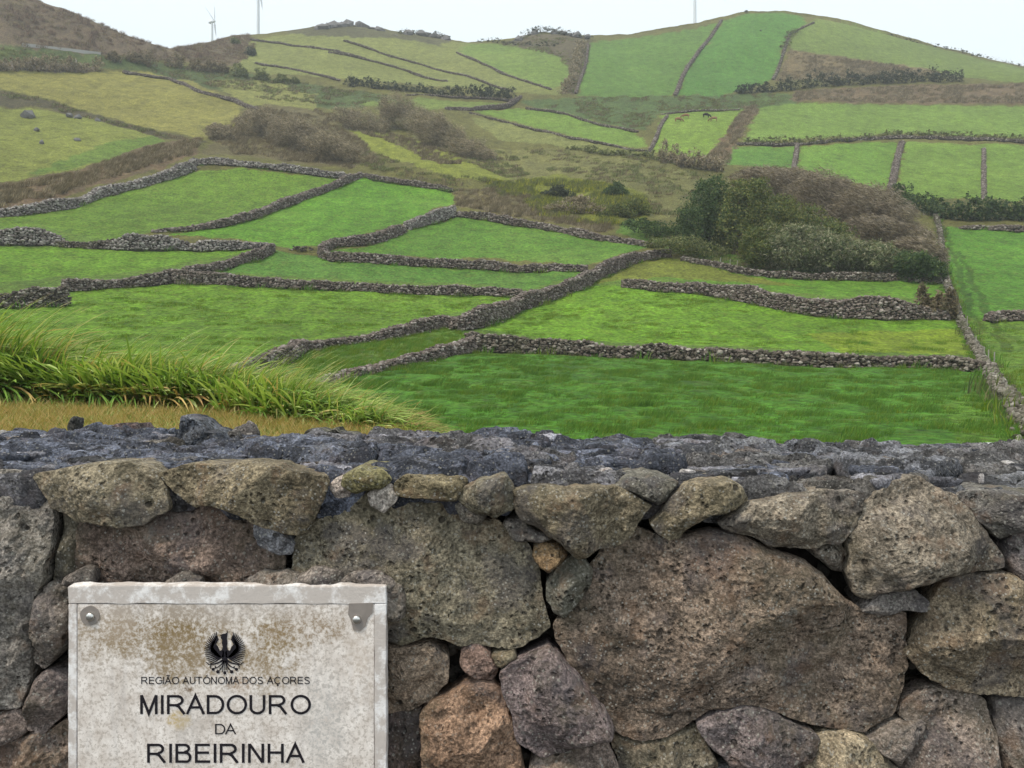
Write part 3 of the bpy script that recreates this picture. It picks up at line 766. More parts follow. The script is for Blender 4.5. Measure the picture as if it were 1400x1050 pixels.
    # orientation: outline may be clockwise
    area = 0.5 * np.sum(o[:, 0] * np.roll(o[:, 1], -1) - np.roll(o[:, 0], -1) * o[:, 1])
    hand = np.dot(np.cross(A, B), N)
    if area * hand < 0: allt = allt[:, ::-1]
    me = mesh_from(name, W3, allt, True, [mat or M_ROCK])
    lum = sum(col) / 3; col = tuple(gain * (lum + (x_ - lum) * 0.85) * w_ for x_, w_ in zip(col, (1.09, 1.0, .94) if gain > 1.1 else (1, 1, 1)))
    ob = link(name, me, parent); ob.color = tuple(col) + (1,)
    return ob

FRONT = ((0, Y0, 0), (1, 0, 0), (0, 0, 1), (0, -1, 0))
GREY = (0.120,0.112,0.098); OLV = (0.118,0.106,0.074); BRN = (0.112,0.085,0.066); DRK = (0.060,0.055,0.052); BLU = (0.078,0.082,0.092)
TAN = (0.160,0.130,0.100); ORG = (0.200,0.132,0.088); PUR = (0.118,0.098,0.100); PALE2 = (0.225,0.195,0.135); LGT = (0.26,0.24,0.225)
# outline px, colour, bulge, pit, base offset (towards the camera), extras
ST = [
 ([(-70,650),(0,644),(35,648),(58,662),(74,690),(74,720),(68,760),(58,800),(44,822),(40,888),(41,919),(33,947),(27,965),(0,971),(-70,968),(-120,900),(-125,720)], (0.150,0.145,0.135), .040, .9, .000, {}),
 ([(54,646),(85,639),(123,634),(177,631),(211,634),(226,646),(234,669),(233,697),(200,713),(177,716),(134,706),(114,709),(80,691),(69,671)], OLV, .036, .6, .022, {}),
 ([(223,643),(257,633),(314,632),(357,631),(401,641),(447,649),(453,657),(450,671),(430,714),(416,726),(393,724),(367,714),(343,703),(303,686),(274,690),(246,669)], (0.124,0.108,0.070), .036, .8, .026, {}),
 ([(98,716),(123,709),(143,720),(200,714),(237,698),(280,690),(314,698),(343,704),(354,731),(380,754),(386,777),(375,815),(96,815),(92,760)], (0.110,0.085,0.072), .028, 1.0, -.020, {'amp':1.6}),
 ([(351,714),(367,710),(387,729),(403,743),(399,754),(381,756),(361,743),(353,731)], (0.120,0.130,0.150), .020, .2, .010, {'facets':4,'res':.0035}),
 ([(456,664),(476,658),(510,668),(540,684),(567,682),(607,688),(624,702),(650,714),(679,710),(701,728),(724,746),(736,777),(743,817),(753,857),(738,870),(712,885),(686,887),(655,882),(632,884),(606,874),(591,869),(570,876),(549,882),(500,870),(450,820),(404,796),(399,765),(403,737),(430,716),(452,675)], (0.125,0.116,0.084), .036, .45, -.004, {'amp':1.1}),
 ([(476,646),(493,640),(527,643),(539,654),(521,666),(487,669),(474,660)], (0.125,0.120,0.055), .022, .4, .024, {'res':.0035}),
 ([(504,670),(539,659),(546,680),(530,696),(510,685)], (0.33,0.31,0.29), .012, .3, .022, {'res':.0035,'facets':4}),
 ([(455,662),(470,652),(482,668),(478,676),(462,676)], (0.30,0.27,0.25), .010, .3, .012, {'res':.0035}),
 ([(541,654),(567,649),(601,651),(636,651),(640,668),(624,681),(593,679),(550,674),(541,666)], (0.112,0.098,0.058), .024, .7, .022, {}),
 ([(636,666),(653,651),(687,646),(701,660),(701,688),(679,701),(653,694),(627,677)], (0.098,0.092,0.066), .030, .6, .028, {'facets':4}),
 ([(620,689),(633,683),(653,694),(667,703),(653,714),(633,709)], GREY, .016, .5, .010, {'res':.0035}),
 ([(687,713),(716,712),(747,729),(752,736),(734,740),(704,738)], GREY, .018, .4, .008, {'res':.0035}),
 ([(704,666),(717,660),(757,661),(837,660),(860,671),(889,686),(877,700),(854,729),(837,741),(812,742),(800,754),(786,754),(757,731),(729,714),(711,706),(702,686)], (0.118,0.104,0.070), .040, .6, .030, {'facets':4,'rb':.026}),
 ([(836,662),(860,653),(894,651),(923,657),(908,683),(897,687),(866,671)], (0.090,0.090,0.076), .020, .5, .018, {'facets':3}),
 ([(889,709),(906,689),(929,660),(943,654),(986,652),(1011,660),(1016,680),(997,691),(957,701),(937,714),(926,729),(911,731),(897,723)], (0.128,0.112,0.074), .036, .6, .030, {'facets':4}),
 ([(731,746),(746,740),(763,744),(771,757),(764,774),(751,783),(737,774),(730,760)], (0.21,0.145,0.075), .026, .5, .004, {'res':.0035,'facets':1}),
 ([(746,797),(769,769),(791,760),(805,769),(807,797),(794,814),(771,843),(757,837),(747,817)], (0.105,0.110,0.098), .030, .4, .002, {'facets':4,'rb':.024}),
 ([(806,774),(826,749),(849,731),(871,721),(889,726),(911,734),(943,731),(974,724),(1000,729),(1029,737),(1071,754),(1094,760),(1123,783),(1143,803),(1160,824),(1182,836),(1220,834),(1240,838),(1243,862),(1236,890),(1240,914),(1230,947),(1220,972),(1194,994),(1181,1001),(1156,996),(1117,993),(1079,980),(1040,962),(1000,965),(961,975),(923,1001),(897,1011),(871,1013),(846,1001),(835,983),(820,955),(794,924),(776,903),(763,878),(758,852),(776,836),(803,813)], (0.128,0.102,0.080), .050, 1.0, .000, {'amp':1.25,'rb':.034}),
 ([(979,709),(1003,691),(1043,677),(1097,670),(1154,667),(1171,670),(1171,689),(1160,717),(1140,737),(1100,743),(1057,743),(1029,731),(1000,723),(985,717)], (0.135,0.122,0.096), .036, .9, .024, {'rb':.026}),
 ([(1106,746),(1143,738),(1157,760),(1154,783),(1137,780),(1114,760)], GREY, .020, .5, -.004, {'res':.0035,'facets':4}),
 ([(1151,731),(1171,697),(1194,674),(1217,657),(1243,651),(1271,663),(1300,674),(1323,700),(1343,731),(1366,760),(1363,771),(1314,779),(1271,783),(1229,800),(1186,811),(1166,806),(1154,786),(1155,755)], (0.135,0.122,0.098), .055, .9, .018, {'rb':.034,'facets':4,'amp':1.3}),
 ([(1302,672),(1357,668),(1400,670),(1445,668),(1445,700),(1405,703),(1374,726),(1357,729),(1340,714),(1317,691)], (0.095,0.095,0.088), .034, .6, .020, {'facets':4}),
 ([(1371,737),(1380,720),(1400,709),(1445,700),(1475,725),(1470,770),(1440,800),(1405,805),(1386,788),(1373,762)], (0.160,0.145,0.145), .038, .8, .008, {}),
 ([(1174,831),(1200,811),(1243,800),(1260,811),(1267,826),(1257,833),(1229,829),(1194,837)], (0.120,0.115,0.112), .014, .3, .016, {'facets':3,'res':.0035}),
 ([(1236,888),(1253,857),(1266,826),(1284,795),(1323,783),(1374,781),(1400,795),(1455,806),(1480,870),(1470,935),(1400,945),(1349,945),(1310,939),(1271,929),(1253,914)], (0.140,0.118,0.082), .050, 1.0, .012, {'rb':.03,'amp':1.3}),
 ([(684,916),(717,896),(751,880),(763,891),(794,924),(820,960),(834,983),(832,996),(794,1009),(763,1019),(740,1027),(725,1019),(704,1001),(702,970),(691,939)], (0.120,0.100,0.104), .040, .7, .022, {'facets':2,'corner':.14,'rb':.02}),
 ([(673,896),(704,887),(706,898),(684,911)], OLV, .012, .3, .006, {'res':.0035}),
 ([(632,890),(653,882),(671,891),(680,916),(673,932),(653,929),(632,912)], (0.150,0.105,0.088), .024, .5, -.004, {'res':.0035}),
 ([(660,932),(634,934),(609,950),(591,960),(578,975),(580,1037),(575,1085),(700,1095),(717,1050),(709,1011),(699,975),(689,947),(673,934)], ORG, .034, 1.5, .010, {'mat':'P','amp':1.4}),
 ([(500,890),(547,883),(583,882),(611,903),(614,934),(591,957),(557,974),(529,978),(500,975)], (0.200,0.160,0.120), .034, .6, -.012, {'amp':1.4}),
 ([(505,982),(557,975),(577,975),(582,1050),(575,1085),(505,1085)], (0.075,0.055,0.052), .020, 1.2, -.016, {'amp':1.6}),
 ([(727,1047),(743,1029),(781,1019),(825,1009),(840,1030),(850,1060),(852,1100),(725,1100)], (0.180,0.148,0.130), .034, .6, .004, {}),
 ([(832,1008),(870,1016),(897,1014),(925,1006),(956,997),(968,1020),(980,1047),(985,1100),(858,1100),(848,1045)], (0.120,0.108,0.080), .030, .6, -.008, {}),
 ([(952,990),(974,975),(1000,968),(1040,967),(1079,984),(1112,999),(1119,1009),(1110,1035),(1086,1047),(1040,1052),(1000,1045),(974,1019)], (0.110,0.095,0.098), .034, .6, .012, {}),
 ([(978,1052),(1040,1056),(1090,1056),(1092,1100),(985,1105)], (0.085,0.088,0.085), .026, .5, -.006, {}),
 ([(1117,1006),(1156,998),(1180,1005),(1205,1027),(1233,1053),(1228,1105),(1095,1105),(1097,1052),(1112,1027)], PALE2, .036, .4, .006, {'facets':4}),
 ([(1184,1006),(1220,988),(1259,983),(1257,995),(1232,1029),(1225,1041),(1203,1026)], (0.128,0.112,0.104), .016, .3, .012, {'facets':2,'res':.0035}),
 ([(1232,962),(1271,945),(1310,942),(1346,955),(1353,990),(1368,1050),(1372,1105),(1238,1105),(1228,1046),(1246,1012),(1262,984),(1232,980)], (0.140,0.118,0.104), .042, .8, .002, {'facets':4}),
 ([(1360,957),(1400,952),(1450,952),(1485,1010),(1470,1105),(1378,1105),(1372,1045),(1361,999)], (0.120,0.108,0.098), .040, .7, .000, {}),
 ([(46,813),(70,797),(96,803),(99,860),(95,883),(72,903),(57,914),(44,906),(41,865),(45,831)], (0.125,0.112,0.102), .028, .6, -.006, {}),
 ([(79,704),(99,706),(98,760),(98,802),(66,800),(70,768),(77,738)], (0.080,0.076,0.062), .018, .5, -.020, {}),
 ([(44,934),(64,917),(88,922),(97,934),(90,973),(64,1001),(46,1009),(33,999),(32,970),(42,947)], (0.125,0.105,0.098), .030, .6, -.004, {}),
 ([(-5,1020),(26,1014),(64,1004),(86,988),(99,1002),(104,1105),(-10,1105)], (0.150,0.112,0.090), .030, .8, -.012, {'amp':1.5}),
 ([(-70,977),(0,976),(26,972),(31,1000),(22,1011),(-6,1020),(-70,1040)], (0.130,0.108,0.100), .026, .6, -.006, {}),
]
for i, (px, col, bl, pt, bs, ex) in enumerate(ST):
    pt *= .8
    pts = [fw(c_, r_) for c_, r_ in px]
    kw = dict(rb=.019, res=.0040, facets=4, amp=1.2, corner=0.09, grow=.0025, gain=1.42, chips=6); kw.update({k: v for k, v in ex.items() if k != 'mat'})
    make_stone('stone', pts, FRONT, bulge=bl, depth=0.13, pit=pt, base=bs, seed=50 + i, col=col, parent=wall,
               mat=M_PORO if ex.get('mat') == 'P' else M_ROCK, **kw)

# stones of the wall outside the picture, and its lower courses
def clip_cell(p, others, box):
    poly = [(box[0], box[1]), (box[2], box[1]), (box[2], box[3]), (box[0], box[3])]
    for q in others:
        mx, my = (p[0] + q[0]) / 2, (p[1] + q[1]) / 2; nx, ny = q[0] - p[0], q[1] - p[1]
        out = []
        for i in range(len(poly)):
            a, b = poly[i], poly[(i + 1) % len(poly)]
            da = (a[0] - mx) * nx + (a[1] - my) * ny; db = (b[0] - mx) * nx + (b[1] - my) * ny
            if da <= 0: out.append(a)
            if (da < 0) != (db < 0) and da != db:
                s = da / (da - db); out.append((a[0] + (b[0] - a[0]) * s, a[1] + (b[1] - a[1]) * s))
        poly = out
        if len(poly) < 3: return []
    return poly
def shrink(poly, g):
    p = np.array(poly); c = p.mean(0); d = p - c; l = np.linalg.norm(d, axis=1, keepdims=True)
    return c + d * np.clip(1 - g / np.maximum(l, g * 1.5), 0.3, 1)
seedn = 400
def fill_region(x0, z0, x1, z1, sx, sz_):
    global seedn
    pts = []
    ny = max(1, int((z1 - z0) / sz_)); 
    for j in range(ny):
        nx = max(1, int((x1 - x0) / sx))
        for i in range(nx):
            pts.append((x0 + (i + 0.5 + 0.5 * (j % 2) * 0.6 + rng.uniform(-.28, .28)) * (x1 - x0) / nx, z0 + (j + 0.5 + rng.uniform(-.25, .25)) * (z1 - z0) / ny))
    for p in pts:
        cell = clip_cell(p, [q for q in pts if q != p], (x0, z0, x1, z1))
        if len(cell) < 3: continue
        seedn += 1
        col = random.choice([GREY, OLV, BRN, PUR, (0.13, 0.118, 0.1), TAN])
        make_stone('stone', shrink(cell, 0.008), FRONT, bulge=.038, depth=.13, pit=0.7, base=rng.uniform(-.01, .012), seed=seedn, col=col, parent=wall, res=.016, rb=.04)
xl, _ = fw(-125, 0); xr, _ = fw(1487, 0); _, zb = fw(0, 1107)
fill_region(-2.6, 0.0, xl - 0.005, 1.31, 0.26, 0.23)
fill_region(xr + 0.005, 0.0, 2.6, 1.29, 0.26, 0.23)
fill_region(xl, 0.0, xr, zb - 0.005, 0.27, 0.23)
_l, zt = fw(0, 1042)
make_stone('stone', [fw(c_, r_) for c_, r_ in [(-122,975),(-74,972),(-74,1040),(-12,1030),(-14,1104),(-122,1104)]], FRONT, bulge=.03, depth=.13, pit=.7, seed=777, col=GREY, parent=wall, res=.008)
make_stone('stone', [fw(c_, r_) for c_, r_ in [(110,1150),(500,1150),(500,1104),(110,1104)]], FRONT, bulge=.02, depth=.13, pit=.7, seed=778, col=GREY, parent=wall, res=.012)

# earth and small rubble packed behind the joints
t = NT('joint_earth', 1.0)
f = t.noise(t.coord('Object'), 18, 6, 0.75)
cj = t.mix(f, (0.012, 0.010, 0.009), (0.060, 0.050, 0.042))
M_JOINT = t.done(cj, t.bump(t.noise(t.coord('Object'), 60, 5, 0.7), 1.0, 0.012))
gx = np.linspace(-2.7, 2.7, 540); gz = np.linspace(-0.05, 1.30, 140)
GX, GZ = np.meshgrid(gx, gz, indexing='ij')
gy = 1.597 + 0.016 * fbm(GX * 14, GZ * 14, GX * 0, 4, 71)
ii = np.arange(GX.size).reshape(GX.shape)
q = np.stack([ii[:-1, :-1].ravel(), ii[1:, :-1].ravel(), ii[1:, 1:].ravel(), ii[:-1, 1:].ravel()], 1)
link('joint_earth', mesh_from('joint_earth', np.stack([GX.ravel(), gy.ravel() - 1.55, GZ.ravel()], 1), q, True, [M_JOINT]), wall)
# small rubble in the joints near the front
cs = []; ss = []
for _ in range(900):
    x_ = rng.uniform(-1.15, 1.15); z_ = rng.uniform(0.7, 1.3); cs.append((x_, rng.uniform(0.025, 0.045), z_)); ss.append(rng.uniform(0.012, 0.036))
t = NT('joint_rubble', 0.95)
g = t.new('ShaderNodeNewGeometry')
cr = t.ramp(g.outputs['Random Per Island'], [(0, (0.03, 0.027, 0.026)), (0.5, (0.075, 0.065, 0.055)), (1, (0.14, 0.12, 0.10))])
cr = t.mix(1.0, cr, t.ramp(t.noise(t.coord('Object'), 130, 4, .7), [(0.3, 0.5), (0.7, 1.5)]), 'MULTIPLY')
M_RUB = t.done(cr, t.bump(t.noise(t.coord('Object'), 90, 5, .7), 0.8, 0.005))
o = link('joint_rubble', stones_mesh('joint_rubble', cs, ss, M_RUB, 5), wall); o['kind'] = 'stuff'

# mortar smears: around the plaque and under the capping
t = NT('mortar', 0.95)
f = t.noise(t.coord('Object'), 40, 6, 0.7)
cm = t.mix(f, (0.13, 0.115, 0.10), (0.30, 0.275, 0.25))
M_MORT = t.done(cm, t.bump(t.noise(t.coord('Object'), 120, 5, .7), 0.8, 0.004))
MOR = [([(96,790),(200,795),(300,793),(372,786),(404,784),(420,790),(450,782),(470,788),(500,785),(536,790),(540,830),(536,880),(532,960),(529,1060),(520,1060),(518,800),(300,800),(96,800),(94,900),(88,900),(90,798)], (0.115,0.098,0.086))]
for i, (a_, b_) in enumerate([((92,772),(135,800)),((230,778),(285,802)),((340,774),(420,806)),((395,770),(470,808)),((440,776),(545,812)),((505,790),(560,846))]):
    px = [(a_[0], (a_[1]+b_[1])/2), ((a_[0]*2+b_[0])/3, a_[1]+4), ((a_[0]+b_[0]*2)/3, a_[1]), (b_[0], a_[1]+8), (b_[0]-2, b_[1]), (a_[0]+3, b_[1])]
    make_stone('mortar_patch', [fw(*p) for p in px], FRONT, bulge=.016, depth=.03, pit=.6, base=.020 - (0.006 if i < 2 else 0), seed=900 + i, col=(0.20,0.165,0.14), parent=wall, res=.004, rb=.02, amp=1.7, facets=1)

# ------------------------------------------------------------------ capping of the wall
def capz(x): return EYE - 0.272 - 0.026 * (x + 0.95) / 1.9 
pts = []
ys = [1.545, 1.69, 1.85, 2.0]
for j, y_ in enumerate(ys):
    nx = 21 if j % 2 else 18
    for i in range(nx):
        pts.append((-2.6 + (i + 0.5) * 5.2 / nx + rng.uniform(-.10, .10), y_ + rng.uniform(-.045, .045)))
CAPF = lambda zb_: ((0, 0, zb_), (1, 0, 0), (0, 1, 0), (0, 0, 1))
for p in pts:
    near_q = sorted([q for q in pts if q != p], key=lambda q: (q[0] - p[0]) ** 2 + (q[1] - p[1]) ** 2)[:14]
    cell = clip_cell(p, near_q, (-2.62, 1.488, 2.62, 2.075))
    if len(cell) < 3: continue
    seedn += 1
    k = rng.uniform()
    col = (0.070, 0.077, 0.104) if k < .6 else ((0.096, 0.092, 0.100) if k < .9 else (0.105, 0.092, 0.082))
    if p[0] > 0.35: col = tuple(0.6 * a + 0.4 * b for a, b in zip(col, (0.125, 0.118, 0.108)))
    inview = abs(p[0]) < 1.45
    make_stone('cap_stone', shrink(cell, 0.001), CAPF(capz(p[0]) + rng.uniform(-.010, .002) - (0.006 if p[1] < 1.6 else 0)), bulge=.014, depth=.06, pit=.12, seed=seedn, col=col,
               parent=wall, res=.0046 if inview else .02, rb=.009, amp=.75, facets=1, mat=M_CAP, tilt=(rng.uniform(-.03, .03), rng.uniform(-.05, .03)), layer=0.023, corner=.06)
# thin broken flakes of lava bedded on top
for k in range(120):
    x_ = rng.uniform(-1.5, 1.5); y_ = rng.uniform(1.52, 2.03); L_ = rng.uniform(.05, .15); B_ = L_ * rng.uniform(.35, .7)
    th = np.sort(rng.uniform(0, 6.28, 9)); ca = rng.normal(0, .35)
    pxy = np.stack([L_ * np.cos(th), B_ * np.sin(th)], 1) * rng.uniform(.7, 1.1, (9, 1))
    pxy = np.stack([x_ + pxy[:, 0] * math.cos(ca) - pxy[:, 1] * math.sin(ca), np.clip(y_ + pxy[:, 0] * math.sin(ca) + pxy[:, 1] * math.cos(ca), 1.475, 2.075)], 1)
    if abs(np.dot(pxy[:, 0], np.roll(pxy[:, 1], 1)) - np.dot(pxy[:, 1], np.roll(pxy[:, 0], 1))) < .003: continue
    seedn += 1; q_ = rng.uniform()
    col = (0.078, 0.086, 0.116) if q_ < .5 else ((0.150, 0.146, 0.168) if q_ < .8 else ((0.048, 0.048, 0.055) if q_ < .93 else (0.13, 0.105, 0.09)))
    make_stone('cap_stone', pxy, CAPF(capz(x_) + rng.uniform(.001, .013)), bulge=.007, depth=.022, pit=.1, seed=seedn, col=col, parent=wall, res=.005, rb=.006, amp=.45,
               facets=2, mat=M_CAP, tilt=(rng.uniform(-.06, .06), rng.uniform(-.10, .04)), layer=0.008, corner=.04)
# stones that stand up from the capping
def lump(px0, px1, rtop, rbot, y, col, seed, depth=.10, shape=None):
    w = (px1 - px0) / F * y
    x0 = (px0 - 700) / F * y
    zt = EYE + (450 - rtop) / F * y; zb_ = EYE + (450 - rbot) / F * y
    shape = shape or [(0, 0), (.08, .55), (.3, .9), (.6, 1), (.85, .6), (1, 0)]
    out = [(x0 + a * w, zb_ - 0.03 + b * (zt - zb_ + 0.03)) for a, b in shape]
    make_stone('cap_stone', out, ((0, y, 0), (1, 0, 0), (0, 0, 1), (0, -1, 0)), bulge=.02, depth=depth, pit=.4, seed=seed, col=tuple(1.0 * k_ for k_ in col), parent=wall,
               res=.0042, rb=.015, amp=1.9, facets=5, mat=M_CAP, corner=.12)
lump(238,322,566,603,1.90,(0.058,0.064,0.080),1201,shape=[(0,0),(.03,.45),(.10,.92),(.22,1),(.36,.93),(.55,.62),(.80,.45),(1,0)])
lump(122,208,577,601,2.00,(0.105,0.070,0.068),1202,shape=[(0,0),(.25,.6),(.45,.95),(.55,.78),(.72,.98),(.88,.6),(1,0)])
lump(95,109,568,590,2.02,(0.070,0.068,0.062),1203,depth=.03,shape=[(0,0),(0,1),(.45,1.05),(.9,.95),(1,0)])
lump(394,502,586,606,1.99,(0.085,0.080,0.062),1204,shape=[(0,0),(.08,.5),(.3,.95),(.6,1),(.75,.75),(.9,.8),(1,0)])
lump(892,1010,608,620,2.0,(0.075,0.070,0.064),1205)
lump(1014,1052,608,622,2.0,(0.070,0.074,0.082),1206)
lump(1045,1112,610,624,1.98,(0.105,0.085,0.065),1207)
lump(1135,1290,611,628,2.0,(0.080,0.076,0.074),1208,shape=[(0,0),(.05,.5),(.25,.7),(.5,.95),(.7,1),(.88,.8),(1,0)])
lump(770,890,606,616,2.0,(0.115,0.075,0.068),1209)
lump(560,690,598,612,2.0,(0.062,0.066,0.078),1210,shape=[(0,0),(.1,.6),(.35,.8),(.6,.7),(.85,1),(1,0)])
# pale mortar crumbs on the capping
for i, (c_, r_, w_) in enumerate([(70,611,9),(768,653,22),(690,648,10),(827,658,26),(905,632,10),(945,634,14),(862,637,12),(1265,640,8),(1378,634,26),(1170,636,7),(392,612,6),(940,656,26),(722,672,8),(1342,652,9),(172,605,7),(6,641,12),(4,608,14)]):
    y = max(1.56, 0.285 * F / (r_ - 450)); x = (c_ - 700) / F * y; w = w_ / F * y / 2
    a = np.linspace(0, 6.28, 9)[:-1]
    make_stone('mortar_crumb', np.stack([x + w * np.cos(a), y + w * 0.8 * np.sin(a)], 1), CAPF(capz(x) + .010), bulge=.009, depth=.03, pit=0, seed=1300 + i, col=(0.36,0.33,0.32), parent=wall, res=.003, rb=.008, amp=.3, facets=1)
# solid heart of the wall under the capping and its back face
me = mesh_from('wall_core', [(x, y, z) for x in (-2.55, 2.55) for (y, z) in ((0.05, -0.02), (0.05, 1.27), (0.49, 1.27), (0.49, -0.02))],
               [(0, 1, 2, 3), (7, 6, 5, 4), (0, 4, 5, 1), (1, 5, 6, 2), (2, 6, 7, 3), (3, 7, 4, 0)], False, [M_JOINT])
link('wall_core', me, wall)
# ------------------------------------------------------------------ vegetation
def leaf_mat(name, stops, rough=0.85, gain=1.45):
    stops = [(p_, tuple(min(.6, k_ * gain) for k_ in c_)) for p_, c_ in stops]
    t = NT(name, rough)
    oi = t.new('ShaderNodeObjectInfo'); g = t.new('ShaderNodeNewGeometry')
    r = t.math('FRACT', t.math('ADD', t.math('MULTIPLY', oi.outputs['Random'], 0.37), g.outputs['Random Per Island']))
    c = t.ramp(r, stops)
    c = t.mix(1.0, c, t.ramp(t.noise(t.coord('Object'), 0.5, 3, .6), [(0.3, 0.7), (0.7, 1.25)]), 'MULTIPLY')
    t.done(c)
    tr = t.new('ShaderNodeBsdfTranslucent'); t.link(t.mix(1.0, c, (1.15, 1.1, .7), 'MULTIPLY'), tr.inputs['Color'])
    ms = t.new('ShaderNodeMixShader'); ms.inputs[0].default_value = .32
    t.link(t.b.outputs[0], ms.inputs[1]); t.link(tr.outputs[0], ms.inputs[2]); t.link(ms.outputs[0], t.n['Material Output'].inputs['Surface'])
    return t.m
M_DKLEAF = leaf_mat('dark_tree_leaf', [(0, (0.018,0.034,0.014)), (0.5, (0.035,0.062,0.022)), (0.9, (0.065,0.095,0.030)), (1, (0.10,0.115,0.045))])
M_OLLEAF = leaf_mat('olive_tree_leaf', [(0, (0.030,0.048,0.016)), (0.5, (0.072,0.092,0.026)), (1, (0.140,0.138,0.045))])
M_TWIG = leaf_mat('bare_brown_twig', [(0, (0.080,0.070,0.042)), (0.5, (0.165,0.138,0.094)), (1, (0.27,0.225,0.165))])
M_TWIGP = leaf_mat('pink_brown_twig', [(0, (0.072,0.060,0.042)), (0.5, (0.155,0.128,0.096)), (1, (0.25,0.208,0.160))])
M_TWIG2 = leaf_mat('grey_green_twig', [(0, (0.036,0.055,0.024)), (0.40, (0.100,0.120,0.056)), (0.8, (0.165,0.160,0.098)), (1, (0.25,0.23,0.16))])
M_BRACK = leaf_mat('bracken_blade', [(0, (0.048,0.046,0.024)), (0.45, (0.100,0.082,0.050)), (1, (0.19,0.150,0.10))])
M_HEATH = leaf_mat('heath_blade', [(0, (0.050,0.040,0.030)), (0.5, (0.105,0.072,0.058)), (1, (0.165,0.110,0.085))])
M_GORSE = leaf_mat('gorse_blade', [(0, (0.035,0.050,0.014)), (0.4, (0.105,0.130,0.020)), (0.75, (0.20,0.205,0.026)), (1, (0.36,0.32,0.04))])
M_SCRUB = leaf_mat('scrub_blade', [(0, (0.038,0.054,0.020)), (0.5, (0.088,0.104,0.038)), (1, (0.155,0.155,0.068))])
M_DHEDGE = leaf_mat('dark_hedge_leaf', [(0, (0.015,0.020,0.014)), (0.6, (0.034,0.044,0.026)), (1, (0.075,0.080,0.050))])
M_BARK = plain('bark', (0.09, 0.075, 0.06), 0.95, 0, .3, 4)

def leaf_cloud(centres, radii, n, size, aspect=1.0, direction=None, droop=0.0, seed=0, shell=0.6, lump=0.25):
    """small quads spread through ellipsoids; returns verts, faces"""
    r = np.random.default_rng(seed)
    centres = np.array(centres, float); radii = np.array(radii, float)
    w = radii.prod(axis=1) ** (2 / 3); w /= w.sum()
    k = r.choice(len(centres), n, p=w)
    d = r.normal(size=(n, 3)); d /= np.linalg.norm(d, axis=1, keepdims=True)
    rad = r.uniform(0, 1, n) ** (1 / 3); rad = np.where(r.uniform(0, 1, n) < shell, 0.82 + 0.2 * r.uniform(0, 1, n), rad)
    wob = 1 + lump * fbm(d[:, 0] * 2.2 + k * 5.1, d[:, 1] * 2.2, d[:, 2] * 2.2, 3, seed)
    p = centres[k] + d * (rad * wob)[:, None] * radii[k]
    ns_ = max(6, n // 45); pick = r.integers(0, n, ns_); own = np.argsort(k[pick], kind='stable')
    sp_ = pick[r.integers(0, ns_, n)]; use = r.uniform(0, 1, n) < .72
    j_ = p[sp_] + r.normal(0, .13, (n, 3)) * radii[k[sp_]]; p = np.where(use[:, None], j_, p); d = np.where(use[:, None], d[sp_] * .6 + d * .4, d)
    d /= np.maximum(np.linalg.norm(d, axis=1, keepdims=True), 1e-6)
    # clumping: pull towards a set of sprays
    s = size * r.uniform(0.6, 1.5, n)
    a = r.normal(size=(n, 3)); 
    if direction is not None: a = np.array(direction) * 1.0 + a * 0.33
    a /= np.linalg.norm(a, axis=1, keepdims=True)
    b = np.cross(a, d + 0.5 * r.normal(size=(n, 3))); b /= np.maximum(np.linalg.norm(b, axis=1, keepdims=True), 1e-6)
    a = a * (s * aspect * 0.5)[:, None]; b = b * (s * 0.5)[:, None]
    v = np.stack([p - a, p - 0.2 * a + b, p + a, p - 0.2 * a - b], 1).reshape(-1, 3)
    f = np.arange(4 * n).reshape(n, 4)
    return v, f

def tube(p0, p1, r0, r1, n=5):
    p0 = np.array(p0, float); p1 = np.array(p1, float); d = p1 - p0; d /= max(np.linalg.norm(d), 1e-6)
    a = np.cross(d, (0.3, 0.9, 0.2)); a /= np.linalg.norm(a); b = np.cross(d, a)
    v = []; 
    for p, r in ((p0, r0), (p1, r1)):
        for i in range(n):
            t_ = 2 * math.pi * i / n; v.append(p + r * (a * math.cos(t_) + b * math.sin(t_)))
    f = [(i, (i + 1) % n, n + (i + 1) % n, n + i) for i in range(n)]
    return v, f
def tubes(specs):
    vv = []; ff = []
    for s in specs:
        v, f = tube(*s); o = len(vv); vv += v; ff += [tuple(i + o for i in q_) for q_ in f]
    return vv, ff

def make_plant(name, pos, lobes, n, size, mat, label, cat, group=None, aspect=1.0, direction=None, trunk=True, seed=0, shell=.6, crown='crown', lump=.25):
    """lobes: list of (dx, dy, dz, rx, ry, rz) about the foot of the plant"""
    root = empty(name, pos)
    v, f = leaf_cloud([l[:3] for l in lobes], [l[3:] for l in lobes], n, size, aspect, direction, seed=seed, shell=shell, lump=lump)
    k = v[:, 2] > -1.0
    link(crown, mesh_from(crown, v, f, False, [mat]), root)
    if trunk:
        sp = []
        h = max(l[2] for l in lobes)
        x1 = lobes[0][0] * .4; sp.append(((0, 0, -.8), (x1, 0, h * .45), .05 * h + .05, .035 * h))
        for l in lobes: sp.append(((x1, 0, h * .42), (l[0], l[1], l[2]), .03 * h, .008 * h))
        vv, ff = tubes(sp); link('trunk', mesh_from('trunk', vv, ff, True, [M_BARK]), root)['kind'] = 'stuff'
    tag(root, label, cat, group)
    return root

def px_plant(name, c, base, lobes_px, n, size, mat, label, cat, dy=0.0, **k):
    """lobes_px: (column, row, half width px, half height px, depth m)"""
    v = hit(c, base); D = v.y + dy; s = D / F
    pos = (v.x, D, ground(v.x, D))
    L = []
    for (cx, ry, hw, hh, dep, back) in lobes_px:
        D2 = D + back; s2 = D2 / F
        L.append(((cx - 700) * s2 - pos[0], back, EYE + (450 - ry) * s2 - pos[2], hw * s2, dep, hh * s2))
    return make_plant(name, pos, L, n, size, mat, label, cat, **k)

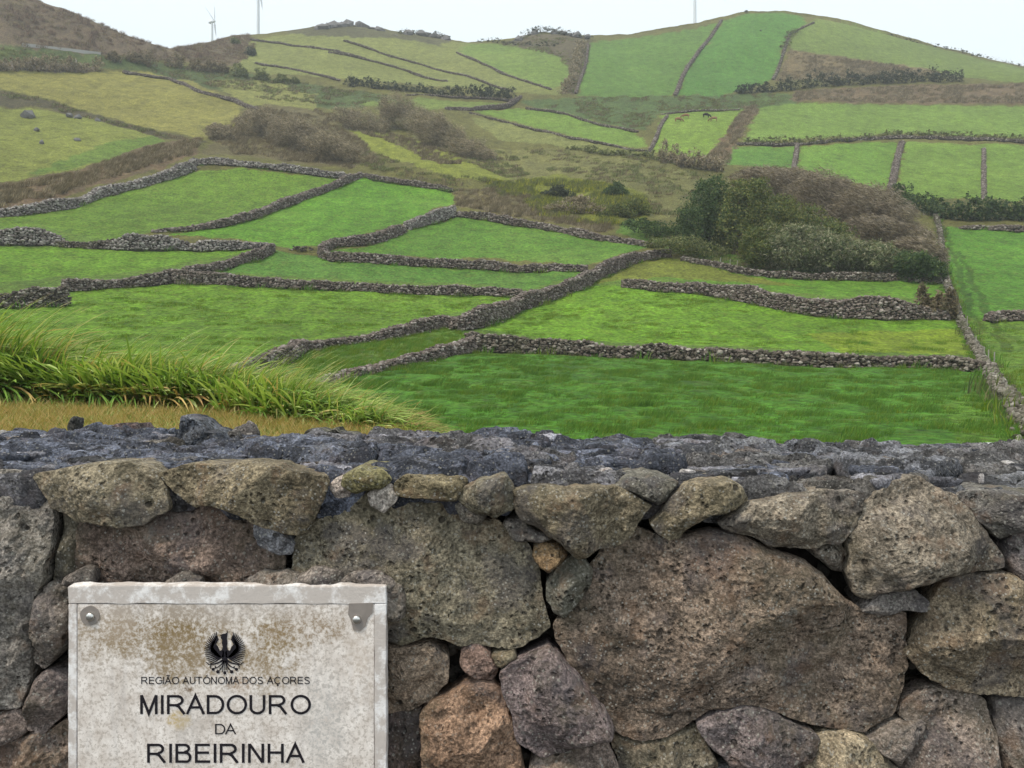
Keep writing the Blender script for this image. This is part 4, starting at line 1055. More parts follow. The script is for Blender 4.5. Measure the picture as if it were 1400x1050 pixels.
# --- the dark trees and the brown thicket at the right
px_plant('evergreen_tree', 968, 338, [(965,283,28,34,4,0),(952,305,26,26,4,-1),(985,300,28,34,4,-1),(975,262,22,18,3,1),(940,300,14,16,3,0),(962,324,26,14,3,-2)], 15000, .26, M_DKLEAF,
  'tall dark evergreen tree at the left end of the brown thicket', 'tree', seed=2, lump=.5)
px_plant('evergreen_tree', 1012, 345, [(1008,290,28,30,4,0),(1025,282,28,24,4,2),(1002,318,22,24,4,-1),(1040,298,26,26,4,0),(1028,262,26,16,4,2),(1062,292,24,20,4,2),(1010,262,24,14,4,2)], 17000, .26, M_OLLEAF,
  'broad rounded olive green tree, right neighbour of the dark evergreen', 'tree', seed=3, lump=.5)
px_plant('evergreen_tree', 1100, 345, [(1090,300,34,20,4,0),(1118,312,34,16,4,0),(1060,285,26,20,4,2),(1140,318,22,12,4,-1)], 9000, .26, M_OLLEAF,
  'low dark olive tree half hidden between brown thicket and grey-green shrubs', 'tree', seed=4, lump=.5)
SH = (0.90, 0.10, -0.36)
for i, (lab, cc, base, lobes, n) in enumerate([
  ('crest of the brown leafless thicket, nearest the olive tree', 1060, 300, [(1050,246,38,17,6,6),(1080,258,38,24,6,5),(1020,243,20,10,5,6)], 11000),
  ('middle of the brown leafless thicket, combed downhill by wind', 1130, 315, [(1120,262,42,24,6,6),(1150,278,40,28,6,4),(1140,300,40,20,5,2)], 15000),
  ('low right end of the brown leafless thicket by the pale wall', 1200, 330, [(1185,282,40,28,6,5),(1215,298,28,24,6,3),(1190,312,44,18,5,0),(1240,325,28,16,5,0)], 15000),
  ('tawny leafless bush in front of the long pale wall', 1262, 372, [(1255,345,26,20,4,0),(1275,360,14,18,3,0),(1235,340,22,14,4,2)], 6000)]):
    px_plant('bare_thicket_tree', cc, base, lobes, int(n * 1.7), .105, M_TWIGP, lab, 'tree', seed=10 + i, aspect=6.5, direction=SH, shell=.72, lump=.30)
for i, (lab, cc, base, lobes, n, m) in enumerate([
  ('fresh green rounded shrub at the left of the shrub row', 1035, 372, [(1035,340,22,24,3,0),(1050,325,26,16,3,1)], 8000, M_OLLEAF),
  ('grey-green twiggy shrub, widest of the shrub row above the dark wall', 1085, 375, [(1075,338,34,26,3,0),(1105,340,34,26,3,0),(1090,322,34,14,3,1)], 11000, M_TWIG2),
  ('grey-green twiggy shrub, second widest in the row above the dark wall', 1150, 378, [(1140,345,30,24,3,0),(1165,350,26,22,3,0)], 8500, M_TWIG2),
  ('low grey-green shrub towards the right end of the shrub row', 1205, 380, [(1195,352,26,20,3,0),(1215,358,20,18,3,0)], 6500, M_TWIG2),
  ('dark green bush at the right end of the shrub row', 1252, 385, [(1245,362,20,18,3,0),(1268,370,18,15,3,0)], 5500, M_DKLEAF)]):
    px_plant('shrub', cc, base, lobes, int(n * 1.6), .135, m, lab, 'shrub', seed=20 + i, aspect=3.2, shell=.7, lump=.55)
px_plant('shrub', 905, 325, [(900,312,36,9,4,0),(935,322,30,10,4,0),(870,305,20,6,3,1)], 5000, .26, M_DKLEAF, 'low dark bramble bank left of the tall dark evergreen', 'shrub', seed=31, trunk=False)
px_plant('shrub', 945, 352, [(930,335,36,12,4,0),(965,345,30,11,3,0),(900,332,16,7,3,0)], 6000, .22, M_SCRUB, 'rounded bright olive bush above the end of the diagonal wall', 'shrub', seed=32, trunk=False)
for i, (cc, base, hw, hh, lab, m) in enumerate([
  (785,292,26,15,'dark leafless bush in the middle of the yellow gorse', M_TWIG), (762,270,14,10,'small dark bush at the upper left of the gorse', M_DHEDGE),
  (842,268,11,11,'upright dark green bush above the gorse', M_DKLEAF), (868,294,14,13,'olive bush at the right end of the gorse', M_OLLEAF),
  (845,298,16,12,'low olive bush beneath the upright dark bush', M_OLLEAF)]):
    px_plant('shrub', cc, base, [(cc, base - hh * .8, hw, hh * .8, 3, 0), (cc + hw * .9, base - hh * .45, hw * .8, hh * .55, 2, -.5), (cc - hw * .9, base - hh * .4, hw * .8, hh * .5, 2, .5), (cc + hw * .3, base - hh * 1.2, hw * .4, hh * .5, 2, 0)], 3200, .20, m, lab, 'shrub', seed=40 + i, aspect=2, trunk=False, lump=.5)
# brown wind-combed bushes of the middle hillside
SH2 = (0.86, 0.0, -0.5)
for i, (cc, base, lobes, lab, n) in enumerate([
  (550, 178, [(540,145,22,18,5,0),(560,160,24,20,5,0),(530,160,10,20,4,0)], 'large brown wind-combed bush on the brow above the yellow-green patch', 9000),
  (600, 200, [(585,172,26,20,5,0),(615,190,24,18,5,0),(598,182,26,20,4,0)], 'brown wind-combed bush sloping down right of the brow', 9000),
  (650, 216, [(640,203,24,12,4,0),(660,212,18,8,4,0)], 'low brown-green end of the wind-combed bushes', 4500),
  (500, 178, [(490,165,24,14,5,0),(515,172,16,14,4,0),(470,158,18,10,4,0)], 'dark brown bush at the left of the wind-combed brow', 5500),
  (362, 190, [(345,168,22,16,4,0),(362,166,14,18,4,0),(375,178,18,14,3,0)], 'brown bush with a dark hollow on the left mound', 6500),
  (410, 205, [(395,178,26,18,4,0),(420,188,24,18,4,0)], 'brown bush on the crown of the mound above the pale wall', 7500),
  (455, 222, [(445,198,24,16,4,0),(470,208,18,12,4,0)], 'brown bush on the right shoulder of the mound', 6000),
  (300, 192, [(296,180,12,11,3,0),(308,182,9,12,3,0)], 'small grey-brown bush left of the mound', 2600)]):
    px_plant('windswept_bush', cc, base, lobes, int(n * 1.5), .12, M_TWIG, lab, 'bush', seed=60 + i, aspect=5.5, direction=SH2, trunk=False, shell=.75, lump=.5)
ORD = ['leftmost', 'second from the left', 'third from the left', 'fourth from the left', 'fifth from the left', 'sixth from the left', 'rightmost']
TL = [(o_ + ' of seven pale bushes along the foot of the brown slope', 'pale tussock bushes along the foot of the brown slope') for o_ in ORD]
TL += [(o_ + ' of the olive bushes at the foot of the terraced ridge', 'olive bushes at the foot of the ridge') for o_ in ('leftmost', 'second from the left', 'third from the left', 'rightmost, smallest')]
TL += [('small olive bush on the skyline at the saddle, left of the terraced ridge', None), ('small dark bush standing alone on the brown patch, left of the terraces', None)]
for i, (cc, base, hw, hh, m) in enumerate([(155,84,9,7,M_BRACK),(180,86,12,9,M_BRACK),(200,90,13,10,M_BRACK),(240,92,13,9,M_BRACK),(268,98,11,9,M_BRACK),(287,99,10,8,M_BRACK),(305,100,8,7,M_BRACK),(327,106,11,9,M_SCRUB),(358,110,10,8,M_SCRUB),(385,114,10,6,M_SCRUB),(404,114,5,4,M_SCRUB),(322,60,6,4,M_SCRUB),(343,76,7,6,M_DHEDGE)]):
    px_plant('tussock_bush', cc, base, [(cc, base - hh, hw * .8, hh, 3, 0), (cc + hw * .6, base - hh * .6, hw * .6, hh * .7, 2, .5), (cc - hw * .6, base - hh * .5, hw * .6, hh * .6, 2, .5)], 1700, .22, m,
      TL[i][0], 'bush', group=TL[i][1], seed=80 + i, aspect=3, direction=(.6, 0, .6), trunk=False, lump=.6)
px_plant('tussock_bush', 1010, 136, [(825 * 0 + 825, 134, 12, 3, 2, 0), (845, 134, 12, 4, 2, 0)], 1200, .3, M_BRACK, 'pale bushes on the bank at the foot of the dome', 'bush', seed=96, trunk=False) if False else None

def hedge(name, pts, label, cat, mat, hpx, n, size=.3, seed=0, dep=1.6, aspect=1.5, direction=None, lump=.6, step=9):
    """pts (column, base row); a hedge as one thing, its shrubs joined because they grow into each other"""
    r = np.random.default_rng(seed); L = []
    v0 = hit(*pts[0]); pos = (v0.x, v0.y, v0.z)
    for a, b in zip(pts, pts[1:]):
        k = max(1, int(2.2 * max(abs(b[0] - a[0]), abs(b[1] - a[1])) / step))
        for j in range(k):
            c = a[0] + (b[0] - a[0]) * (j + r.uniform(0, 1)) / k; row = a[1] + (b[1] - a[1]) * j / k
            v = hit(c, row); s = v.y / F; hh = hpx * (r.uniform(.30, .66) if r.uniform() < .8 else r.uniform(.6, .8))
            L.append((v.x - pos[0], v.y - pos[1] + r.uniform(-.4, .4), v.z - pos[2] + hh * s, step * .8 * s, dep, hh * s * 1.05))
    root = empty(name, pos)
    vv, ff = leaf_cloud([l[:3] for l in L], [l[3:] for l in L], n, size, aspect, direction, seed=seed, lump=lump)
    link('foliage', mesh_from('foliage', vv, ff, False, [mat]), root)
    sp = [((l[0], l[1], l[2] - l[5]), (l[0] + .3, l[1], l[2]), .12, .06) for l in L[::2]]
    a_, b_ = tubes(sp); link('stems', mesh_from('stems', a_, b_, True, [M_BARK]), root)['kind'] = 'stuff'
    tag(root, label, cat); return root
hedge('hedgerow', [(473,118),(540,124),(600,130),(638,132)], 'long dark row of bushes on the middle slope, left part', 'hedge', M_DHEDGE, 10, 9000, .3, 101)
hedge('hedgerow', [(644,133),(680,134),(701,134)], 'short dark row of bushes on the middle slope, right of the gap', 'hedge', M_DHEDGE, 14, 4500, .3, 102)
hedge('hedgerow', [(1052,127),(1090,123),(1130,118),(1180,115),(1240,113),(1312,112)], 'dark ragged hedge across the foot of the brown patch on the dome', 'hedge', M_DHEDGE, 15, 14000, .33, 103, step=11)
hedge('hedgerow', [(1008,129),(1030,127),(1046,127)], 'short dark hedge left of the long ragged one', 'hedge', M_DHEDGE, 11, 2600, .33, 104)
hedge('hedgerow', [(1228,282),(1290,300),(1340,302),(1400,303),(1500,306)], 'thick dark green hedge band at the right edge', 'hedge', M_DKLEAF, 24, 16000, .28, 105, step=14)
hedge('hedgerow', [(1012,197),(1096,198),(1186,191),(1239,187),(1330,190),(1400,194),(1500,198)], 'dark low hedge growing on the bank under the wide upper field', 'hedge', M_SCRUB, 8, 12000, .26, 106)
hedge('hedgerow', [(1216,42),(1262,56),(1300,66),(1350,79),(1400,91),(1450,100)], 'broken line of low bushes on the right skyline of the dome', 'hedge', M_DHEDGE, 4, 1500, .35, 107, step=9, dep=.7)
hedge('hedgerow', [(1070,66),(1080,50),(1092,42)], 'dark brambles on the upper right wall of the dome', 'hedge', M_SCRUB, 7, 1500, .3, 108)
hedge('hedgerow', [(-60,97),(0,98),(50,97),(100,99),(140,98)], 'grey leafless scrub strip above the yellowish field at the left edge', 'hedge', M_TWIG, 16, 9000, .2, 109, aspect=4)
hedge('hedgerow', [(1222,262),(1245,278)], 'small green bush corner where the pale downhill wall ends', 'hedge', M_SCRUB, 8, 1200, .26, 110)
hedge('hedgerow', [(780,205),(830,212),(880,214),(930,228)], 'dark low hedge under the narrow strip fields', 'hedge', M_SCRUB, 7, 4500, .25, 111)
hedge('hedgerow', [(905,222),(930,228),(960,232),(985,235)], 'brown leafless scrub under the lime field with cattle', 'hedge', M_TWIG, 18, 6000, .2, 112, aspect=4, dep=3)
hedge('hedgerow', [(768,130),(780,115),(786,95),(790,75),(796,62)], 'brown bramble belt on the shoulder of the middle ridge', 'hedge', M_TWIG, 12, 6000, .25, 113, aspect=3, dep=4)
hedge('hedgerow', [(655,55),(700,62),(760,64)], 'dark heather fringe under the notch of the skyline', 'hedge', M_DHEDGE, 5, 1600, .3, 114)
hedge('hedgerow', [(1150,428),(1200,430),(1260,432),(1300,436)], 'brown brambles hanging over the tall retaining wall', 'hedge', M_TWIG2, 30, 5200, .2, 115, aspect=3, dep=.7) if False else None
hedge('hedgerow', [(1262,434),(1280,436),(1304,437)], 'brown-green brambles at the right end of the tall retaining wall', 'hedge', M_BRACK, 30, 4200, .17, 116, aspect=3, dep=.8)

# rock outcrops on the ridge, loose boulders
def outcrop(pts, label, name='rock_outcrop', cat='rocks', seed=0, n=26, s0=1.6):
    r = np.random.default_rng(seed); cs = []; ss = []
    v0 = hit(*pts[0])
    for _ in range(n):
        i = r.integers(0, len(pts) - 1); f = r.uniform()
        v = hit(pts[i][0] + (pts[i + 1][0] - pts[i][0]) * f, pts[i][1] + (pts[i + 1][1] - pts[i][1]) * f)
        cs.append((v.x - v0.x, v.y - v0.y + r.uniform(-2, 2), v.z - v0.z + r.uniform(-.3, .8))); ss.append(s0 * r.uniform(.5, 2.0))
    root = empty(name, v0)
    for k in range(min(n, 22)):
        link('rock', stones_mesh('rock', [cs[k]], [ss[k]], M_ORK, seed * 31 + k), root)
    tag(root, label, cat)
t = NT('outcrop_rock', .95); oc = t.coord('Object')
M_ORK = t.done(t.mix(t.noise(oc, .8, 5, .7), (0.055, 0.052, 0.052), (0.26, 0.25, 0.245)), t.bump(t.noise(oc, 2, 5), 1, .4))
outcrop([(430,40),(455,37),(480,35),(505,38),(520,43)], 'grey rocky outcrop on the ridge skyline, left of centre', seed=1, n=22, s0=4.2)
outcrop([(540,48),(575,46),(600,50),(615,56)], 'dark craggy outcrop on the ridge skyline beside the grey rocks', seed=2, n=20, s0=3.0)
outcrop([(700,58),(720,50),(735,44),(760,46),(785,50),(805,54)], 'dark rocks and scrub at the notch of the skyline', seed=3, n=20, s0=3.0)
for i, (cc, rr, s_, lab) in enumerate([(38,160,3.6,'largest grey boulder heap in the yellowish field at the left edge'),(95,160,1.9,'whitish boulder on the overgrown bank, left'),(106,162,2.3,'grey boulder right beside the whitish one on the bank'),(134,166,1.7,'small boulder farther right along the overgrown bank'),(50,179,1.6,'small grey boulder below the largest heap'),(105,193,1.6,'dark small boulder low in the yellowish field'),(57,196,1.2,'tiny pale boulder low in the yellowish field'),(1020,16,2.2,'small boulder on the very summit of the green dome'),(1040,42,1.2,'tiny pale boulder high on the green dome')]):
    v = hit(cc, rr); o = link('boulder', stones_mesh('boulder', [(0, 0, .3)], [s_], M_ORK, 90 + i), None, v); tag(o, lab, 'boulder')
hedge('hedgerow', [(545,46),(580,46),(612,54)], 'dark heather on the craggy outcrop of the skyline', 'hedge', M_DHEDGE, 6, 2200, .3, 120, dep=2)
hedge('hedgerow', [(715,50),(735,44),(765,48),(785,50),(803,56)], 'dark heather crown at the notch of the skyline', 'hedge', M_DHEDGE, 8, 3000, .3, 121, dep=2)

# ------------------------------------------------------------------ scattered ground growth (uncountable)
def proto(name, nb, h, spread, width, lean, mat, segs=3, seed=0, curve=0.8):
    r = np.random.default_rng(seed); vv = []; ff = []
    for _ in range(nb):
        a = r.uniform(0, 6.28); rr_ = spread * math.sqrt(r.uniform()); x, y = rr_ * math.cos(a), rr_ * math.sin(a)
        hh = h * r.uniform(.55, 1.15); az = r.uniform(0, 6.28); out = r.uniform(0.05, 0.45)
        dx, dy = math.cos(az) * out + lean[0], math.sin(az) * out + lean[1]
        wa = r.uniform(0, 3.14); wx_, wy_ = math.cos(wa) * width * .5, math.sin(wa) * width * .5
        b0 = len(vv)
        for s in range(segs + 1):
            f = s / segs; w = (1 - f) ** .7 if s < segs else 0.06
            bx = x + dx * hh * f ** 1.6; by = y + dy * hh * f ** 1.6; bz = hh * (f - curve * .42 * f * f * min(1.3, math.hypot(dx, dy)))
            vv += [(bx - wx_ * w, by - wy_ * w, bz), (bx + wx_ * w, by + wy_ * w, bz)]
            if s: k = b0 + 2 * (s - 1); ff.append((k, k + 1, k + 3, k + 2))
    return bpy.data.objects.new(name, mesh_from(name, vv, ff, False, [mat]))

def scatter(name, P, S, rotz, protos, label):
    P = np.asarray(P, np.float32); n = len(P)
    me = bpy.data.meshes.new(name); me.vertices.add(n); me.vertices.foreach_set('co', P.ravel())
    a = me.attributes.new('sc', 'FLOAT', 'POINT'); a.data.foreach_set('value', np.asarray(S, np.float32))
    a = me.attributes.new('rz', 'FLOAT_VECTOR', 'POINT'); rv = np.zeros((n, 3), np.float32); rv[:, 2] = rotz; a.data.foreach_set('vector', rv.ravel())
    a = me.attributes.new('pk', 'INT', 'POINT'); a.data.foreach_set('value', rng.integers(0, len(protos), n).astype(np.int32))
    o = link(name, me)
    ng = bpy.data.node_groups.new(name + '_nodes', 'GeometryNodeTree')
    ng.interface.new_socket('Geometry', in_out='INPUT', socket_type='NodeSocketGeometry'); ng.interface.new_socket('Geometry', in_out='OUTPUT', socket_type='NodeSocketGeometry')
    N, L = ng.nodes, ng.links
    gi = N.new('NodeGroupInput'); go = N.new('NodeGroupOutput'); jn = N.new('GeometryNodeJoinGeometry')
    def attr(nm, ty):
        x = N.new('GeometryNodeInputNamedAttribute'); x.data_type = ty; x.inputs[0].default_value = nm; return [s for s in x.outputs if s.enabled][0]
    sc, rz, pk = attr('sc', 'FLOAT'), attr('rz', 'FLOAT_VECTOR'), attr('pk', 'INT')
    for k, p in enumerate(protos):
        oi = N.new('GeometryNodeObjectInfo'); oi.inputs['Object'].default_value = p; oi.inputs['As Instance'].default_value = True
        cmp_ = N.new('FunctionNodeCompare'); cmp_.data_type = 'INT'; cmp_.operation = 'EQUAL'
        L.new(pk, cmp_.inputs[2]); cmp_.inputs[3].default_value = k
        ip = N.new('GeometryNodeInstanceOnPoints')
        L.new(gi.outputs[0], ip.inputs['Points']); L.new(cmp_.outputs[0], ip.inputs['Selection']); L.new(oi.outputs['Geometry'], ip.inputs['Instance'])
        L.new(rz, ip.inputs['Rotation']); L.new(sc, ip.inputs['Scale']); L.new(ip.outputs[0], jn.inputs[0])
    L.new(jn.outputs[0], go.inputs[0])
    m = o.modifiers.new('growth', 'NODES'); m.node_group = ng
    tag(o, label, kind='stuff'); return o

Zi = (EYE + Zr).astype(float)
def gz_many(x, y):
    u = x / y; iu = np.clip(np.searchsorted(U, u) - 1, 0, NU - 2); jd = np.clip(np.searchsorted(DD, y) - 1, 0, ND - 2)
    a = (u - U[iu]) / (U[iu + 1] - U[iu]); b = (y - DD[jd]) / (DD[jd + 1] - DD[jd])
    return (Zi[iu, jd] * (1 - a) * (1 - b) + Zi[iu + 1, jd] * a * (1 - b) + Zi[iu, jd + 1] * (1 - a) * b + Zi[iu + 1, jd + 1] * a * b)
def rnd_in(poly_px, dens, maxn=60000, dmin=19.0):
    w = [(v.x, v.y) for v in hits(densify(poly_px), dmin)]
    xs = [p[0] for p in w]; ys = [p[1] for p in w]
    A = (max(xs) - min(xs)) * (max(ys) - min(ys)); n = int(min(A * dens, maxn * 4))
    x = rng.uniform(min(xs), max(xs), n); y = rng.uniform(min(ys), max(ys), n)
    k = inside(x, y, w); x, y = x[k][:maxn], y[k][:maxn]
    return x, y
WIND = (0.38, 0.05)
# meadow grass of the nearest fields
M_MEADOW2 = leaf_mat('lime_meadow_blade', [(0, (0.085,0.160,0.015)), (0.5, (0.135,0.215,0.018)), (0.9, (0.190,0.245,0.028)), (1, (0.24,0.24,0.07))], .85, 1.0)
M_MEADOW = leaf_mat('meadow_blade', [(0, (0.055,0.140,0.016)), (0.5, (0.086,0.200,0.024)), (0.9, (0.130,0.250,0.032)), (1, (0.20,0.22,0.07))], .85, 1.0)
M_MEADK = leaf_mat('dark_meadow_blade', [(0, (0.045,0.110,0.016)), (0.6, (0.070,0.155,0.020)), (1, (0.110,0.200,0.028))], .85, 1.0)
pr = [proto('tuft', 30, .24, .26, .018, WIND, M_MEADOW, 2, 5), proto('tuft', 30, .30, .28, .018, WIND, M_MEADK, 2, 6), proto('tuft', 24, .22, .24, .016, WIND, M_MEADOW2, 2, 7)]
poly = [(440,530),(486,512),(568,497),(640,484),(760,488),(900,493),(1000,497),(1121,505),(1257,504),(1350,512),(1366,535),(1400,590),(1440,640),(1400,648),(600,648),(520,580)]
x, y = rnd_in(poly, 12, 45000); k = (y > 19.5); x, y = x[k], y[k]
cl = fbm(x / 1.1, y / 1.3, x * 0, 4, 201); keep = rng.uniform(0, 1, len(x)) < np.clip(.65 + cl * 1.0, .2, 1); x, y, cl = x[keep], y[keep], cl[keep]
scatter('meadow_grass', np.stack([x, y, gz_many(x, y) - .03], 1), np.clip(.72 + cl * 1.0, .35, 1.6) * rng.uniform(.7, 1.2, len(x)), rng.uniform(-.4, .4, len(x)), pr, 'deep green tussocky grass of the nearest field')
pr2 = [proto('tuft', 24, .22, .34, .028, WIND, M_MEADOW2, 2, 8), proto('tuft', 22, .17, .34, .026, WIND, M_MEADOW2, 2, 9), proto('tuft', 22, .22, .32, .026, WIND, M_MEADOW, 2, 10)]
X, Y = [], []
for pl in ([(656,450),(754,411),(860,393),(1018,413),(1150,436),(1307,438),(1340,486),(1150,482),(900,470),(760,464)], [(-100,425),(88,417),(240,388),(393,394),(539,401),(704,404),(604,430),(450,464),(330,500),(100,520),(-100,500)],
           [(1330,445),(1400,440),(1460,445),(1460,600),(1420,600),(1372,533),(1340,480)]):
    a, b = rnd_in(pl, 4.0, 15000); X.append(a); Y.append(b)
x = np.concatenate(X); y = np.concatenate(Y); cl = fbm(x / 2.4, y / 1.6, x * 0, 3, 205)
keep = rng.uniform(0, 1, len(x)) < np.clip(.5 + cl * 1.2, .05, 1); x, y, cl = x[keep], y[keep], cl[keep]
scatter('pasture_grass', np.stack([x, y, gz_many(x, y) - .04], 1), np.clip(.6 + cl * 1.6, .3, 1.7), rng.uniform(-.4, .4, len(x)), pr2, 'short yellow-green grass of the fields beyond the first wall')

# rough strip between the paired walls, and weeds on the bank
pr3 = [proto('tuft', 40, .55, .35, .02, (.5, 0), M_MEADOW2, 3, 12), proto('tuft', 40, .45, .35, .02, (.5, 0), M_MEADOW, 3, 13)]
x, y = rnd_in([(398,492),(411,484),(500,470),(604,450),(638,455),(640,474),(568,488),(486,506),(440,518),(405,508)], 5, 3000)
scatter('rough_grass', np.stack([x, y, gz_many(x, y) - .05], 1), rng.uniform(.5, 1.1, len(x)), rng.uniform(-.9, .9, len(x)), pr3, 'rough grass growing between the paired walls')

FX, FY = [], []
for (R_, T_, N_, h_) in WALLS[:27]:
    m_ = int(len(R_) * 3.2); k_ = rng.integers(0, len(R_) - 1, m_); f_ = rng.uniform(0, 1, m_)
    o_ = rng.choice([-1, 1], m_) * (.45 + np.abs(rng.normal(0, .22, m_)))
    FX.append(R_[k_, 0] * (1 - f_) + R_[k_ + 1, 0] * f_ + N_[k_, 0] * o_); FY.append(R_[k_, 1] * (1 - f_) + R_[k_ + 1, 1] * f_ + N_[k_, 1] * o_)
FX = np.concatenate(FX); FY = np.concatenate(FY); kf = FY > 22; FX, FY = FX[kf], FY[kf]
prw = [proto('tuft', 26, .38, .30, .03, (.2, 0), M_SCRUB, 2, 14), proto('tuft', 26, .34, .30, .03, (.3, 0), M_MEADOW, 2, 15), proto('tuft', 22, .30, .30, .03, (.3, 0), M_MEADOW2, 2, 16)]
tb = rng.uniform(0, 1, len(FX)); sF = np.where(tb < .06, rng.uniform(1.8, 3.2, len(FX)), rng.uniform(.5, 1.5, len(FX)))
scatter('wall_foot_grass', np.stack([FX, FY, gz_many(FX, FY) - .04], 1), sF, rng.uniform(-1.5, 1.5, len(FX)), prw, 'rank grass grown up along the feet of the field walls')

# brown and olive growth on the far slopes
def growth(name, polys, dens, ps, label, smin, smax, maxn=9000, thr=None, seed=300):
    X, Y = [], []
    for pl in polys:
        a, b = rnd_in(pl, dens, maxn); X.append(a); Y.append(b)
    x = np.concatenate(X); y = np.concatenate(Y)
    if thr is not None:
        c_ = fbm(x / 7, y / 7, x * 0, 3, seed); k = c_ > thr; x, y = x[k], y[k]
    scatter(name, np.stack([x, y, gz_many(x, y) - .1], 1), rng.uniform(smin, smax, len(x)), rng.uniform(-.6, .6, len(x)), ps, label)
P_BR = [proto('clump', 46, 1.0, .6, .07, (.45, 0), M_BRACK, 2, 21), proto('clump', 46, .8, .7, .07, (.35, 0), M_TWIG, 2, 22)]
P_HE = [proto('clump', 40, .8, .9, .10, (.3, 0), M_HEATH, 2, 23), proto('clump', 40, .7, .9, .10, (.3, 0), M_BRACK, 2, 24)]
P_GO = [proto('clump', 50, .9, .8, .08, (.2, 0), M_GORSE, 2, 25), proto('clump', 46, .9, .7, .08, (.2, 0), M_SCRUB, 2, 26)]
P_SC = [proto('clump', 46, .7, .8, .09, (.3, 0), M_SCRUB, 2, 27), proto('clump', 40, .6, .7, .08, (.3, 0), M_BRACK, 2, 28)]
growth('brown_bracken', [[(-100,320),(0,256),(100,238),(200,203),(275,190),(264,212),(200,228),(130,250),(60,274),(0,284)]], 1.8, P_BR, 'strip of brown bracken above the broken pale wall at left', .4, 1.5, 6000, thr=-.22)
growth('bracken_strip', [[(1018,146),(1038,148),(1012,190),(992,228),(960,224),(985,190)], [(1085,126),(1250,118),(1400,116),(1500,120),(1500,141),(1250,141),(1088,137)], [(1078,72),(1215,88),(1300,102),(1180,106),(1060,112)]], .7, P_BR, 'brown bracken strips on the right hand slopes', .6, 1.7, 7000, thr=-.25)
growth('mound_growth', [[(285,190),(350,145),(430,160),(500,195),(520,222),(480,230),(420,222),(320,210)], [(620,262),(700,255),(760,290),(840,312),(820,318),(720,298),(628,284)], [(430,150),(640,215),(600,225),(520,190),(440,165)]], 1.0, P_BR, 'dry brown growth covering the mound and the hollow beside the gorse', .6, 1.4, 7000)
growth('heath', [[(-300,-140),(61,4),(154,38),(229,66),(262,64),(240,84),(150,74),(0,60),(-300,58)], [(235,64),(340,46),(350,66),(330,88),(250,84)]], .32, P_HE, 'purple-brown heath of the left hill', .8, 1.7, 12000, thr=-.25)
growth('gorse', [[(690,250),(760,240),(880,262),(885,298),(820,310),(740,296)], [(660,245),(700,250),(730,275),(690,270)]], 1.8, P_GO, 'yellow-green gorse patch in the centre of the hillside', .7, 1.6, 5000, thr=-.2)
growth('rough_scrub', [[(-100,64),(0,64),(150,78),(320,98),(470,122),(540,132),(470,146),(360,136),(200,96),(0,82)], [(790,134),(925,132),(1080,129),(1080,141),(1010,149),(905,154),(880,178),(740,147)], [(600,207),(760,205),(900,220),(960,240),(960,300),(890,300),(820,262),(700,245)],
   [(0,124),(71,139),(143,161),(214,179),(279,195),(279,200),(214,187),(143,168),(60,147),(0,134)], [(860,300),(940,318),(1010,345),(1030,372),(950,350),(900,336)], [(500,205),(600,240),(700,248),(700,262),(620,262),(520,236),(480,226)], [(680,60),(730,48),(800,56),(800,90),(786,126),(770,126),(780,98),(760,76)]],
   .55, P_SC, 'olive scrub and rough grass on banks and waste strips', .5, 1.5, 6000, thr=-.12)

# ------------------------------------------------------------------ tall windblown grass and the mown verge
M_TALL = leaf_mat('tall_grass_blade', [(0, (0.050,0.105,0.018)), (0.25, (0.105,0.180,0.028)), (0.5, (0.195,0.265,0.055)), (0.8, (0.32,0.36,0.15)), (1, (0.36,0.24,0.09))], .6, 1.5)
M_TALLD = leaf_mat('dry_grass_blade', [(0, (0.10,0.13,0.03)), (0.4, (0.22,0.20,0.06)), (0.7, (0.34,0.20,0.08)), (1, (0.42,0.30,0.13))], .7, 1.15)
M_STRAW = leaf_mat('mown_blade', [(0, (0.12,0.15,0.03)), (0.35, (0.27,0.23,0.06)), (0.7, (0.42,0.28,0.10)), (1, (0.55,0.36,0.18))], .8, 1.15)
def blades(name, nb, h, spread, width, mat, seed, lean=1.0, segs=7):
    r = np.random.default_rng(seed); vv = []; ff = []
    for _ in range(nb):
        a = r.uniform(0, 6.28); rr_ = spread * math.sqrt(r.uniform()); x, y = rr_ * math.cos(a), rr_ * math.sin(a)
        L = h * r.uniform(.5, 1.15); th = r.uniform(.65, 1.42); az = r.normal(0, .65); bend = r.uniform(.6, 1.5) * lean
        w0 = width * r.uniform(.6, 1.3); px, pz, py = x, 0.0, y; b0 = len(vv)
        for s in range(segs + 1):
            f = s / segs; w = w0 * (1 - f) ** .55 + .0008
            tw = .5 + f
            vv += [(px - w * .3 * tw, py - w * .4, pz - w * .35), (px + w * .3 * tw, py + w * .4, pz + w * .35)]
            ang = th - bend * f ** .85 * 1.45
            px += math.cos(ang) * math.cos(az) * L / segs; py += math.cos(ang) * math.sin(az) * L / segs; pz += math.sin(ang) * L / segs
            if s: k = b0 + 2 * (s - 1); ff.append((k, k + 1, k + 3, k + 2))
    return bpy.data.objects.new(name, mesh_from(name, vv, ff, True, [mat]))
TA = [blades('grass_clump', 32, 1.9, .34, .060, M_TALL, 31, .85), blades('grass_clump', 32, 1.8, .34, .056, M_TALL, 32, 1.0), blades('grass_clump', 24, 1.5, .40, .062, M_TALL, 33, .75), blades('grass_clump', 28, 1.5, .40, .062, M_TALLD, 34, .95)]
PT = []; SC = []
def e_at(c): return float(np.interp(c, [-900, 0, 300, 420, 520, 600, 660, 1400], [19, 17.5, 16.0, 14.6, 13.4, 11.8, 9.6, 8.6]))
